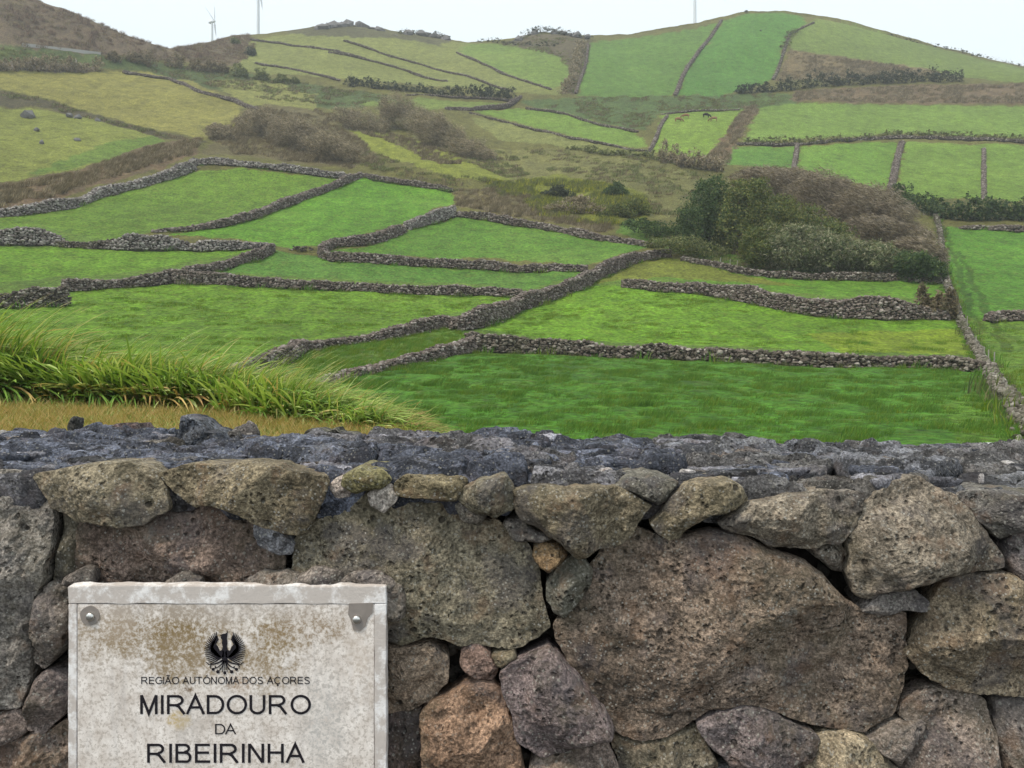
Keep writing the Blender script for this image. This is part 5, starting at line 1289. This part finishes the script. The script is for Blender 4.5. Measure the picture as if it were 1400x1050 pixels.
TOPR = lambda c: float(np.interp(c, [-120, 0, 40, 85, 120, 200, 280, 330, 400, 450, 500, 560, 600], [446, 454, 464, 486, 488, 482, 494, 500, 512, 526, 542, 556, 580]))
BOTR = lambda c: float(np.interp(c, [-120, 0, 100, 200, 250, 300, 400, 480, 600], [548, 549, 550, 560, 562, 564, 582, 592, 602]))
for _ in range(2300):
    c = rng.uniform(-420, 600); rb_ = BOTR(c)
    D0 = 1.62 * F / (rb_ - 450) if c < 600 else 12
    D = D0 + abs(rng.normal(0, 1)) * .9
    D = min(D, e_at(c) + .5)
    x = (c - 700) / F * D; z = ground(x, D)
    topz = EYE + (450 - TOPR(c + 20)) / F * D
    s = (topz - z) / 1.10
    if s < .02: continue
    PT.append((x, D, z - .03)); SC.append(max(.32, min(1.75, s)) * (rng.uniform(.75, 1.12) if rng.uniform() < .6 else rng.uniform(.35, .75)))
PT = np.array(PT); SC = np.array(SC)
col = 700 + F * PT[:, 0] / PT[:, 1]
dryk = (rng.uniform(0, 1, len(PT)) < np.where(col > 500, .70, np.where((col > 130) & (col < 330), .26, .12)))
scatter('tall_grass', PT[~dryk], SC[~dryk], rng.normal(-.1, .38, (~dryk).sum()), TA[:3], 'tall green grass bent to the right by the wind behind the wall')
scatter('tall_dry_grass', PT[dryk], SC[dryk], rng.uniform(-.45, .3, dryk.sum()), TA[3:], 'straw and rust coloured blades among the tall windblown grass')
ST_ = [proto('mown', 30, .26, .20, .020, (.6, 0), M_STRAW, 2, 41), proto('mown', 26, .13, .20, .018, (.2, .2), M_STRAW, 2, 42), proto('mown', 22, .22, .18, .022, (.4, -.2), M_TALL, 2, 43), proto('mown', 22, .14, .24, .030, (.8, -.2), M_TALLD, 2, 44)]
n = 26000
y = rng.uniform(7.5, 18.5, n); c = rng.uniform(-260, 560, n); x = (c - 700) / F * y
el = np.interp(c, [-900, 0, 300, 420, 520, 600, 660, 1400], [19, 17.5, 16.0, 14.6, 13.4, 11.8, 9.6, 8.6]); k = y < el; x, y = x[k], y[k]
scatter('mown_grass', np.stack([x, y, gz_many(x, y) - .01], 1), rng.uniform(.6, 1.3, len(x)), rng.uniform(0, 6.28, len(x)), ST_, 'mown straw-coloured grass of the verge behind the wall')
# ------------------------------------------------------------------ the plaque
YP = 1.450                       # front face of the slab
def pw(c, r): return ((c - 700) / F * YP, EYE + (450 - r) / F * YP)
t = NT('plaque_marble', 0.55)
oc = t.coord('Object')
n1 = t.noise(oc, 26, 6, .7); n2 = t.noise(oc, 130, 5, .8); n3 = t.noise(t.coord('Object', (14, 1, 2.2)), 3.0, 4, .6)
base = t.mix(t.ramp(n1, [(0.34, 0.0), (0.64, 1.0)]), (0.56, 0.49, 0.44), (0.84, 0.775, 0.73))
base = t.mix(t.math('MULTIPLY', t.ramp(n2, [(0.42, 1.0), (0.50, 0.0)]), .60), base, (0.32, 0.265, 0.22))
base = t.mix(t.math('MULTIPLY', t.ramp(n3, [(0.50, 0.0), (0.70, 1.0)]), .30), base, (0.44, 0.42, 0.42))
def blob(cx, cz, rx, rz, lo, hi, sc=30):
    sx = t.new('ShaderNodeSeparateXYZ'); t.link(oc, sx.inputs[0])
    nz = t.noise(oc, 13, 8, .8)
    a = t.math('DIVIDE', t.math('SUBTRACT', sx.outputs[0], cx), rx); b = t.math('DIVIDE', t.math('SUBTRACT', sx.outputs[2], cz), rz)
    d = t.math('ADD', t.math('MULTIPLY', a, a), t.math('MULTIPLY', b, b))
    d = t.math('ADD', d, t.math('MULTIPLY', t.math('SUBTRACT', nz, .5), 5.0))
    return t.ramp(d, [(lo, 1.0), (hi, 0.0)])
# local plaque coordinates: origin at its top left corner
PXO, PZO = pw(93, 801)
def loc(c, r): a, b = pw(c, r); return a - PXO, b - PZO
def bl(c, r, wc, hr, col, k, lo=.1, hi=1.0):
    global base
    cx, cz = loc(c, r); m = blob(cx, cz, wc / F * YP, hr / F * YP, lo, hi)
    m = t.math('MULTIPLY', m, t.ramp(n2, [(0.42, 1.0), (0.50, .55), (0.58, .15)]))
    base = t.mix(t.math('MULTIPLY', m, k), base, col)
bl(240, 870, 190, 60, (0.30, 0.23, 0.15), .6, -.8, 1.5); bl(205, 862, 120, 44, (0.26, 0.185, 0.10), .9, -.6, 1.3); bl(250, 880, 62, 60, (0.20, 0.135, 0.05), .9, -.5, 1.2); bl(372, 876, 52, 56, (0.22, 0.145, 0.045), .9, -.5, 1.2)
bl(425, 850, 80, 34, (0.27, 0.19, 0.11), .85, -.6, 1.2); bl(150, 848, 50, 30, (0.40, 0.32, 0.25), .7, -.5, 1.2); bl(300, 905, 120, 46, (0.28, 0.21, 0.13), .8, -.6, 1.4)
bl(244, 985, 20, 14, (0.52, 0.36, 0.10), .9, -.8, 1.0); bl(326, 935, 24, 14, (0.34, 0.22, 0.14), .7, -.8, 1.0); bl(445, 990, 40, 90, (0.46, 0.45, 0.44), .6, -.6, 1.4); bl(300, 835, 220, 20, (0.46, 0.41, 0.38), .6, -.6, 1.2)
bl(258, 941, 8, 6, (0.14, 0.08, 0.04), .9, -.9, .8); bl(490, 900, 22, 90, (0.60, 0.50, 0.42), .5, -.5, 1.2); bl(260, 1010, 26, 60, (0.48, 0.44, 0.41), .5, -.6, 1.2)
M_PLQ = t.done(base, t.bump(t.noise(oc, 220, 4, .7), .35, .0015))
tb = NT('plaque_border_paint', .7); ob_ = tb.coord('Object')
cb = tb.mix(tb.noise(ob_, 30, 5, .7), (0.72, 0.69, 0.68), (0.86, 0.83, 0.82))
cb = tb.mix(tb.math('MULTIPLY', tb.ramp(tb.noise(ob_, 16, 6, .75), [(0.42, 0.0), (0.52, 1.0)]), .70), cb, (0.40, 0.335, 0.29))
M_BORD = tb.done(cb, tb.bump(tb.noise(ob_, 90, 5, .7), .5, .003))

plaque = empty('plaque', (PXO, YP, PZO))
tag(plaque, 'weathered white marble plaque with black lettering and eagle emblem, screwed to the near stone wall', 'plaque')
def box_bm(x0, x1, y0, y1, z0, z1, bev=.002, jit=0.0, sub=0, seed=0):
    bm = bmesh.new()
    bmesh.ops.create_cube(bm, size=1)
    for v in bm.verts: v.co = Vector(((x0 + x1) / 2 + v.co.x * (x1 - x0), (y0 + y1) / 2 + v.co.y * (y1 - y0), (z0 + z1) / 2 + v.co.z * (z1 - z0)))
    if bev: bmesh.ops.bevel(bm, geom=list(bm.edges), offset=bev, segments=2, affect='EDGES')
    if sub:
        bmesh.ops.subdivide_edges(bm, edges=[e for e in bm.edges if e.calc_length() > .05], cuts=sub, use_grid_fill=True)
        r = np.random.default_rng(seed)
        for v in bm.verts:
            n_ = vnoise(np.array([v.co.x * 40.]), np.array([v.co.y * 40.]), np.array([v.co.z * 40.]), seed)[0]
            v.co.z += jit * n_; v.co.x += jit * .6 * n_
    return bm
def bm_obj(name, bm, mat, parent, smooth=False):
    me = bpy.data.meshes.new(name); bm.to_mesh(me); bm.free(); me.materials.append(mat)
    for p in me.polygons: p.use_smooth = smooth
    return link(name, me, parent)
x1, z1 = loc(528, 1150)
bw = 12 / F * YP; tw = 25 / F * YP
# four bars of the painted border, butted end to end, around the recessed marble face
bm_obj('border_bar', box_bm(0, x1, 0, .022, -tw, 0, .0012, .0018, 40, 1), M_BORD, plaque)
bm_obj('border_bar', box_bm(0, bw, 0, .022, z1 + bw, -tw - .0002, .0010, .0014, 30, 2), M_BORD, plaque)
bm_obj('border_bar', box_bm(x1 - bw * 1.35, x1, 0, .022, z1 + bw, -tw - .0002, .0010, .0014, 30, 3), M_BORD, plaque)
bm_obj('border_bar', box_bm(0, x1, 0, .022, z1, z1 + bw - .0002, .0015, .0008, 24, 4), M_BORD, plaque)
bm_obj('marble_face', box_bm(bw + .0004, x1 - bw * 1.35 - .0004,   .0009, .021, z1 + bw + .0004, -tw - .0006, .0008), M_PLQ, plaque)
M_STEEL = plain('screw_steel', (0.62, 0.60, 0.57), .32, 1.0, .1, 40)
M_STAIN = plain('old_adhesive', (0.235, 0.205, 0.185), .75, 0, .25, 60)
M_INK = plain('black_lettering', (0.012, 0.010, 0.014), .6, 0, .3, 60)
def disc_bm(cx, cz, y0, y1, r, n=24, wob=0.0, seed=0, dome=0.0, pts=None):
    bm = bmesh.new(); rr = np.random.default_rng(seed)
    if pts is None: pts = [(cx + r * (1 + wob * rr.uniform(-1, 1)) * math.cos(2 * math.pi * i / n), cz + r * (1 + wob * rr.uniform(-1, 1)) * math.sin(2 * math.pi * i / n)) for i in range(n)]
    a = [bm.verts.new((x, y1, z)) for x, z in pts]; b = [bm.verts.new((x, y0, z)) for x, z in pts]
    for i in range(len(pts)): j = (i + 1) % len(pts); bm.faces.new((a[i], a[j], b[j], b[i]))
    prev = b
    if dome:
        for f_ in (.8, .55, .28):
            ring = [bm.verts.new((cx + (x - cx) * f_, y0 - dome * math.sqrt(1 - f_ * f_), cz + (z - cz) * f_)) for x, z in pts]
            for i in range(len(pts)): j = (i + 1) % len(pts); bm.faces.new((prev[i], prev[j], ring[j], ring[i]))
            prev = ring
    bm.faces.new(prev)
    bmesh.ops.recalc_face_normals(bm, faces=bm.faces)
    return bm
FZ = .0009
for i, (c_, r_) in enumerate([(123, 842), (487, 846)]):
    cx, cz = loc(c_, r_)
    if i == 0: bm_obj('washer', disc_bm(cx, cz + .0005, FZ - .0014, FZ - .0001, .0175, 26, .05, 1), M_STAIN, plaque)
    else:
        sh = [loc(*p) for p in [(477,825),(510,824),(509,838),(503,845),(499,857),(492,863),(483,861),(480,848),(476,840)]]
        bm_obj('washer', disc_bm(cx, cz, FZ - .0014, FZ - .0001, 0, pts=sh), M_STAIN, plaque)
    s_ = bm_obj('screw', disc_bm(cx + .001, cz - .001, FZ - .0040, FZ - .0014, .0078, 20, 0, 0, .0035), M_STEEL, plaque, True)
    link('screw_hole_rim', None, s_) if False else None
# lettering: plain grotesque capitals drawn with strokes of even width
def arc(cx, cy, rx, ry, a0, a1, n=12): return [(cx + rx * math.cos(math.radians(a0 + (a1 - a0) * i / n)), cy + ry * math.sin(math.radians(a0 + (a1 - a0) * i / n))) for i in range(n + 1)]
def glyph(ch, w):
    h = w / 2
    if ch == 'I': return w, [[(h, 0), (h, 1)]]
    if ch == 'M': return .83, [[(h, 0), (h, 1)], [(h, 1), (.415, .03), (.83 - h, 1)], [(.83 - h, 0), (.83 - h, 1)]]
    if ch == 'N': return .76, [[(h, 0), (h, 1)], [(h * 1.2, .98), (.76 - h * 1.2, .02)], [(.76 - h, 0), (.76 - h, 1)]]
    if ch == 'H': return .76, [[(h, 0), (h, 1)], [(w, .535), (.76 - w, .535)], [(.76 - h, 0), (.76 - h, 1)]]
    if ch == 'E': return .72, [[(h, 0), (h, 1)], [(w, 1 - h), (.70, 1 - h)], [(w, .53), (.66, .53)], [(w, h), (.72, h)]]
    if ch == 'T': return .80, [[(.40, 0), (.40, 1 - w)], [(0, 1 - h), (.80, 1 - h)]]
    if ch in 'A\u00c3': g = [[(.03 + h * .3, 0), (.45, .97), (.87 - h * .3, 0)], [(.20, .355), (.70, .355)]]
    if ch in 'O\u00d3': g = [arc(.49, .5, .49 - h, .515 - h, 0, 360, 36)]
    if ch == 'A': return .90, g
    if ch == '\u00c3': return .90, g + [[(.26, 1.15), (.32, 1.215), (.40, 1.20), (.50, 1.155), (.58, 1.15), (.64, 1.22)]]
    if ch == 'O': return .98, g
    if ch == '\u00d3': return .98, g + [[(.46, 1.12), (.58, 1.27)]]
    if ch in 'C\u00c7':
        g = [arc(.49, .5, .49 - h, .515 - h, 42, 318, 28)]
        return .93, g + ([[(.47, -.02), (.47, -.10), (.56, -.14), (.55, -.22), (.40, -.23)]] if ch == '\u00c7' else [])
    if ch == 'G': return .96, [arc(.49, .5, .49 - h, .515 - h, 42, 305, 28) + [(.96 - h, .17)], [(.96 - h, .14), (.96 - h, .47), (.52, .47)]]
    if ch == 'D': return .84, [[(h, 0), (h, 1)], [(w, 1 - h), (.36, 1 - h)] + arc(.40, .5, .44 - h, .5 - h, 80, -80, 16) + [(.36, h), (w, h)]]
    if ch == 'U': return .76, [[(h, 1), (h, .36)] + arc(.38, .345, .38 - h, .36 - h, 180, 360, 16) + [(.76 - h, 1)]]
    if ch == 'B': return .76, [[(h, 0), (h, 1)], [(w, 1 - h), (.42, 1 - h)] + arc(.44, .755, .26 - h, .245 - h, 80, -80, 10) + [(.42, .53), (w, .53)], [(.44, .53)] + arc(.46, .28, .30 - h, .25, 80, -80, 12)[1:-1] + [(.44, h), (w, h)]]
    if ch == 'R': return .88, [[(h, 0), (h, 1)], [(w, 1 - h), (.50, 1 - h)] + arc(.52, .725, .28 - h, .275 - h, 80, -80, 10) + [(.50, .47), (w, .47)], [(.42, .46), (.56, .40), (.84, 0)]]
    if ch == 'S': return .78, [arc(.39, .745, .32 - h * .5, .26 - h, 15, 255, 16) + [(.45, .50)] + arc(.39, .255, .37 - h, .27 - h, 75, -165, 16)]
    return .30, []
def letter_mesh(strokes, w, X0, Z0, s, yy):
    bm = bmesh.new()
    for si, pts in enumerate(strokes):
        n = len(pts); closed = n > 2 and math.hypot(pts[0][0] - pts[-1][0], pts[0][1] - pts[-1][1]) < 1e-6
        Ls, Rs = [], []
        for i in range(n):
            a_ = pts[i - 1] if i else (pts[-2] if closed else None); b_ = pts[i + 1] if i < n - 1 else (pts[1] if closed else None); p = pts[i]
            ds = []
            for u_, v_ in ((a_, p), (p, b_)):
                if u_ is None or v_ is None: continue
                dx, dy = v_[0] - u_[0], v_[1] - u_[1]; l = math.hypot(dx, dy) or 1; ds.append((-dy / l, dx / l))
            nx = sum(d[0] for d in ds); ny = sum(d[1] for d in ds); l = math.hypot(nx, ny) or 1; nx /= l; ny /= l
            k = w / 2 / max(.35, nx * ds[0][0] + ny * ds[0][1])
            Ls.append((p[0] + nx * k, p[1] + ny * k)); Rs.append((p[0] - nx * k, p[1] - ny * k))
        y_ = yy - si * .00004
        def V(q, y2): return bm.verts.new((X0 + q[0] * s[0], y2, Z0 + q[1] * s[1]))
        A_ = [V(q, y_) for q in Ls]; B_ = [V(q, y_) for q in Rs]; A2 = [V(q, yy + .0006) for q in Ls]; B2 = [V(q, yy + .0006) for q in Rs]
        for i in range(n - 1):
            bm.faces.new((A_[i], B_[i], B_[i+1], A_[i+1])); bm.faces.new((A_[i], A_[i+1], A2[i+1], A2[i])); bm.faces.new((B_[i+1], B_[i], B2[i], B2[i+1]))
        if not closed:
            bm.faces.new((A_[0], A2[0], B2[0], B_[0])); bm.faces.new((A_[-1], B_[-1], B2[-1], A2[-1]))
    return bm
def text_part(txt, c0, c1, rt, rb, w):
    x0, z0 = loc(c0, rb); x1_, z1_ = loc(c1, rt); adv = []; tot = 0
    for i, ch in enumerate(txt):
        gw, st = glyph(ch, w); adv.append((tot, st, ch)); tot += gw + (.165 if ch != ' ' else .12) 
        if i + 1 < len(txt):
            pr_ = ch + txt[i + 1]
            if pr_ in ('RA', 'DA', 'UT', 'A '): tot -= .06
            if ch in 'A\u00c3' or txt[i + 1] in 'A\u00c3': tot -= .07
            if ch in 'O\u00d3CGD' : tot -= .05
    tot -= .165; sx = (x1_ - x0) / tot; sy = (z1_ - z0)
    for off_, st, ch in adv:
        if st: bm_obj('letter', letter_mesh(st, w, x0 + off_ * sx, z0, (sx, sy), FZ - .0007), M_INK, plaque)
text_part('REGI\u00c3O AUT\u00d3NOMA DOS A\u00c7ORES', 193, 423.5, 925.5, 935.3, .112)
text_part('MIRADOURO', 191.5, 425, 950.5, 976.5, .125)
text_part('DA', 294, 322.5, 990, 1004, .108)
text_part('RIBEIRINHA', 201, 416.5, 1017, 1043, .125)
# emblem: displayed goshawk, strokes fanned inside a circle
EC = (307.2, 889.5); es = 28.5
def epx(x, y): return loc(EC[0] + x * es, EC[1] - y * es)      # unit coordinates, y up
bm = bmesh.new()
def poly2(pts):
    vs_ = [bm.verts.new((x, FZ - .0009, z)) for x, z in (epx(*p) for p in pts)]
    vb = [bm.verts.new((v.co.x, FZ - .0001, v.co.z)) for v in vs_]
    bm.faces.new(vs_)
    for i in range(len(vs_)): j = (i + 1) % len(vs_); bm.faces.new((vs_[i], vs_[j], vb[j], vb[i]))
def stroke(p0, p1, p2, w0, w1, n=7):
    """quadratic curve with tapering width"""
    L_, R_ = [], []
    for i in range(n + 1):
        s = i / n; x = (1-s)**2*p0[0] + 2*s*(1-s)*p1[0] + s*s*p2[0]; y = (1-s)**2*p0[1] + 2*s*(1-s)*p1[1] + s*s*p2[1]
        dx = 2*(1-s)*(p1[0]-p0[0]) + 2*s*(p2[0]-p1[0]); dy = 2*(1-s)*(p1[1]-p0[1]) + 2*s*(p2[1]-p1[1]); l = math.hypot(dx, dy) or 1
        w = (w0 + (w1 - w0) * s) / 2; L_.append((x - dy/l*w, y + dx/l*w)); R_.append((x + dy/l*w, y - dx/l*w))
    poly2(L_ + R_[::-1])
for sg in (-1, 1):
    m = lambda pts: [(sg * a, b) for a, b in pts]
    poly2(m([(.36,.72),(.46,.55),(.60,.40),(.68,.15),(.66,-.05),(.50,-.20),(.30,-.32),(.06,-.34),(.02,-.05),(.16,.02),(.24,-.02),(.32,.18),(.42,.30),(.36,.42),(.30,.52)]))
    tips = [(12, 1.0), (20, 1.0), (27, .99)]
    for i in range(19):
        a = math.radians(66 - i * 6.1); tip = (math.cos(a) * .98, math.sin(a) * .95 + .02)
        rt = (.42 + .10 * math.sin(i * .2), .55 - i * .042); rt = (min(.60, .38 + i * .02 if i < 9 else .56 - (i - 9) * .045), .62 - i * .052)
        mid = ((rt[0] + tip[0]) / 2 + .04, (rt[1] + tip[1]) / 2 - .09)
        stroke((sg * rt[0], rt[1]), (sg * mid[0], mid[1]), (sg * tip[0], tip[1]), .085, .018)
    # legs and tail scrolls
    stroke((sg * .08, -.45), (sg * .35, -.68), (sg * .80, -.66), .10, .03); stroke((sg * .62, -.66), (sg * .74, -.76), (sg * .66, -.86), .05, .03)
    stroke((sg * .78, -.66), (sg * .84, -.58), (sg * .90, -.56), .05, .02)
    stroke((sg * .05, -.50), (sg * .22, -.80), (sg * .52, -.86), .07, .03); stroke((sg * .04, -.50), (sg * .10, -.85), (sg * .32, -.98), .06, .03)
    for (cx, cy, r_) in ((.56, -.90, .075), (.33, -1.02, .085), (.20, -.88, .04), (.45, -.78, .035)):
        poly2([(sg * cx + r_ * math.cos(k * .785), cy + r_ * math.sin(k * .785)) for k in range(8)])
poly2([(-.10,.80),(-.24,.74),(-.16,.70),(-.20,.62),(-.12,.50),(-.14,.36),(-.10,.20),(-.14,.04),(-.10,-.10),(-.14,-.36),(-.10,-.52),(.10,-.52),(.14,-.36),(.10,-.10),(.14,.04),(.10,.20),(.13,.36),(.10,.55),(.12,.72),(.13,.86),(.14,.98),(.09,.86),(.04,.82)])
for sx_ in (-.05, 0, .05): stroke((sx_, -.48), (sx_ * 1.5, -.75), (sx_ * 2.2, -1.02), .045, .03)
poly2([(.075 * math.cos(k * .785), -1.07 + .085 * math.sin(k * .785)) for k in range(8)])
bmesh.ops.recalc_face_normals(bm, faces=bm.faces)
bm_obj('emblem', bm, M_INK, plaque)

# ------------------------------------------------------------------ wind turbines on the plateau behind the ridge
M_TURB = plain('turbine_paint', (0.60, 0.63, 0.66), .5, 0, .03, 1)
def lathe(prof, n=14, axis='z'):
    vv = []; ff = []
    for r, z in prof:
        for i in range(n): a = 2 * math.pi * i / n; vv.append((r * math.cos(a), r * math.sin(a), z))
    for k in range(len(prof) - 1):
        for i in range(n): j = (i + 1) % n; ff.append((k*n+i, k*n+j, (k+1)*n+j, (k+1)*n+i))
    return vv, ff
def turbine(c, hub_row, D, R, angs, yaw, label):
    x = (c - 700) / F * D; zh = EYE + (450 - hub_row) / F * D; zg = ground(x, D); H = zh - zg
    root = empty('wind_turbine', (x, D, zg - .5))
    vv, ff = lathe([(1.9, -6), (1.75, H * .3), (1.5, H * .7), (1.2, H - 1)])
    link('tower', mesh_from('tower', vv, ff, True, [M_TURB]), root)
    rot = Matrix.Rotation(yaw, 4, 'Z')
    bmn = bmesh.new(); bmesh.ops.create_cube(bmn, size=1)
    for v in bmn.verts: v.co = Vector((v.co.x * 3.0, v.co.y * 8.5 + 1.5, v.co.z * 3.2)); 
    bmesh.ops.bevel(bmn, geom=list(bmn.edges), offset=.7, segments=2, affect='EDGES')
    na_ = bm_obj('nacelle', bmn, M_TURB, root, True); na_.matrix_local = Matrix.Translation((0, 0, H + .6)) @ rot
    vv, ff = lathe([(.05, -2.2), (1.0, -1.6), (1.5, -.4), (1.5, .8)])
    hb = link('hub', mesh_from('hub', vv, ff, True, [M_TURB]), root); hb.matrix_local = Matrix.Translation((0, 0, H + .6)) @ rot @ Matrix.Translation((0, -4.2, 0)) @ Matrix.Rotation(math.radians(-90), 4, 'X')
    st = [(0, .55, .5), (.08, .60, .5), (.2, 1.35, .28), (.5, .95, .18), (.8, .55, .1), (1, .12, .04)]
    vv = []; ff = []
    for k, (s, wd, th) in enumerate(st):
        z = 1 + s * (R - 1)
        for (a_, b_) in ((-.35, 0), (.1, .5), (.65, 0), (.1, -.5)): vv.append((a_ * wd * 2, b_ * th * 2, z))
        if k:
            for i in range(4): j = (i + 1) % 4; ff.append((4*(k-1)+i, 4*(k-1)+j, 4*k+j, 4*k+i))
    ff += [(0, 1, 2, 3), (23, 22, 21, 20)]
    bme = mesh_from('blade', vv, ff, True, [M_TURB])
    for a in angs:
        b = link('blade', bme, root); b.matrix_local = Matrix.Translation((0, 0, H + .6)) @ rot @ Matrix.Translation((0, -4.6, 0)) @ Matrix.Rotation(math.radians(a), 4, 'Y') @ Matrix.Rotation(math.radians(25), 4, 'Z')
    tag(root, label, 'wind turbine')
turbine(290, 30, 1050, 20, [0, 172, -50], math.radians(62), 'small whole wind turbine above the saddle of the skyline, left of centre')
turbine(353, -16, 880, 26, [172, 52, -68], math.radians(35), 'tall wind turbine cut by the top edge, one blade tip hanging, left of centre')
turbine(950, -40, 880, 26, [60, 180 + 120, 180], math.radians(80), 'wind turbine tower standing alone behind the left flank of the green dome')

# ------------------------------------------------------------------ posts, cattle, slab
M_POST = plain('weathered_post', (0.30, 0.28, 0.24), .9, 0, .2, 6)
M_WIRE = plain('wire', (0.22, 0.21, 0.2), .6, .6, .1, 5)
def post(c, base, top, label, group, w=.07):
    v = hit(c, base); h = (base - top) / F * v.y
    bmp = box_bm(-w / 2, w / 2, -w / 2, w / 2, -.3, h, .012)
    for q_ in bmp.verts:
        if q_.co.z > h * .5: q_.co.x += .04
    o = bm_obj('fence_post', bmp, M_POST, None); o.location = v
    tag(o, label, 'post', group); return o
PL = {(1322,452): 'highest thin post by the gap in the long pale wall, beside the lime field', (1334,477): 'thin pale post halfway down the lime field edge of the long pale wall', (1345,491): 'left of three close posts above the junction of dark wall and pale wall', (1351,497): 'middle of three close posts above the junction of dark wall and pale wall', (1359,501): 'right of three close posts above the junction of dark wall and pale wall', (1371,533): 'uppermost post beside the nearest stretch of the long pale wall', (1375,541): 'second post from the top beside the nearest stretch of the pale wall', (1382,553): 'third post from the top beside the nearest stretch of the pale wall', (1389,561): 'lowest post beside the nearest stretch of the long pale wall'}
for c_, b_, t_ in [(1322,452,432),(1334,477,459),(1345,491,474),(1351,497,478),(1359,501,481),(1375,541,522),(1382,553,536),(1389,561,548),(1371,533,515)]:
    post(c_, b_, t_, PL[(c_, b_)] , 'fence posts along the long pale wall')
o = post(104, 90, 81, 'single white marker post on the grey scrub strip at far left', None, w=.35); 
for c_, b_, t_ in [(985,362,352),(998,364,354),(1008,366,356)]:
    post(c_, b_, t_, {985: 'left', 998: 'middle', 1008: 'right'}[c_] + ' of three thin posts of the short fence left of the green shrub', 'posts of the short wire fence by the shrubs', .09)

def cow(c, r, yaw, col, label, grazing=True, lying=False):
    v = hit(c, r)
    S = 1.15
    pts = {'hip': (-.85, 0, 1.12), 'mid': (-.1, 0, 1.02), 'sho': (.65, 0, 1.12), 'nec': (1.05, 0, 1.15 if not grazing else .95), 'pol': (1.38, 0, 1.35 if not grazing else .55), 'muz': (1.72, 0, 1.15 if not grazing else .16)}
    drop = .62 if lying else 0
    V = [pts[k] for k in ('hip', 'mid', 'sho', 'nec', 'pol', 'muz')]; E = [(i, i + 1) for i in range(5)]; Rr = [.34, .42, .36, .22, .17, .10]
    for (x, y, hk) in ((-.9, .2, -.12), (-.9, -.2, -.12), (.62, .18, .03), (.62, -.18, .03)):
        a = 0 if x < 0 else 2; b = len(V)
        if lying: V += [(x + .3, y * 1.9, .72), (x + .6, y * 1.9, .70), (x + .2, y * 1.8, .70)]
        else: V += [(x, y, .78), (x + hk, y, .45), (x + hk * .3, y, .03)]
        E += [(a, b), (b, b + 1), (b + 1, b + 2)]; Rr += [.17, .085, .07]
    b = len(V); V += [(-1.18, 0, 1.1), (-1.22, 0, .6)]; E += [(0, b), (b, b + 1)]; Rr += [.05, .03]
    for sy in (-1, 1):
        b = len(V); V.append((pts['pol'][0] - .05, sy * .24, pts['pol'][2] + .06)); E.append((4, b)); Rr.append(.045)
    V = [(x * S, y * S, (z - drop) * S) for x, y, z in V]
    me = bpy.data.meshes.new('cow'); me.from_pydata(V, E, []); me.update()
    o = link('cow', me, None, v); o.rotation_euler = (0, 0, yaw)
    o.modifiers.new('skin', 'SKIN')
    for i, sv in enumerate(me.skin_vertices[0].data): sv.radius = (Rr[i] * S, Rr[i] * S); sv.use_root = (i == 1)
    o.modifiers.new('sub', 'SUBSURF').levels = 1
    me.materials.append(plain('hide_' + ('dark' if col[0] < .05 else 'brown'), col, .85, 0, .2, 2))
    tag(o, label, 'cow'); return o
cow(966, 161, .3, (0.018, 0.015, 0.014), 'black cow standing in the lime green field, right of the others')
cow(937, 162, 2.9, (0.20, 0.105, 0.05), 'brown cow grazing in the lime green field, highest of the brown ones')
cow(928, 167, .2, (0.22, 0.12, 0.06), 'brown cow at the far left of the herd in the lime green field')
cow(975, 166, 2.6, (0.21, 0.13, 0.07), 'light brown cow grazing just right of the black cow')

# pale concrete slab just showing over the wall top at the right edge
v = Vector(((1392 - 700) / F * 5.2, 5.2, 0)); zt_ = EYE + (450 - 612) / F * 5.2
bmb = box_bm(-.10, .32, -.2, .25, -.02, zt_, .012)
o = bm_obj('concrete_slab', bmb, plain('pale_concrete', (0.42, 0.43, 0.40), .85, 0, .12, 9), None); o.location = v
tag(o, 'pale concrete block just showing over the wall top at the right edge', 'concrete block')
# stretch of overgrown hummocks / low mound beside the wall gap
v = hit(412, 343); root = None
o = tag(link('rubble_heap', stones_mesh('rubble_heap', [(rng.normal(0, .7), rng.normal(0, .5), rng.uniform(0, .7)) for _ in range(60)], [rng.uniform(.25, .45) for _ in range(60)], M_FRD, 61), None, v), kind='stuff')
tag(o, 'small dark rubble heap in the gap between two curved wall ends', 'rubble heap')
v = hit(905, 350)

# ------------------------------------------------------------------ haze
me = mesh_from('haze', [(x, y, z) for x in (-1500, 1500) for y in (-90, 1700) for z in (-135, 620)],
               [(0, 1, 3, 2), (4, 6, 7, 5), (0, 4, 5, 1), (2, 3, 7, 6), (0, 2, 6, 4), (1, 5, 7, 3)], False)
mh = bpy.data.materials.new('haze'); mh.use_nodes = True; nn = mh.node_tree.nodes; nn.clear()
ho = nn.new('ShaderNodeOutputMaterial'); pv = nn.new('ShaderNodeVolumePrincipled')
pv.inputs['Color'].default_value = (0.90, 0.95, 1.0, 1); pv.inputs['Density'].default_value = HAZE; pv.inputs['Anisotropy'].default_value = 0.1
mh.node_tree.links.new(pv.outputs[0], ho.inputs['Volume'])
me.materials.append(mh)
if HAZE > 0: tag(link('haze', me), 'thin pale haze over the hills', kind='stuff')

#print('TRIS', sum(len(o.data.loop_triangles) if o.data.loop_triangles else sum(len(p.vertices) - 2 for p in o.data.polygons) for o in scn.objects if o.type == 'MESH'))
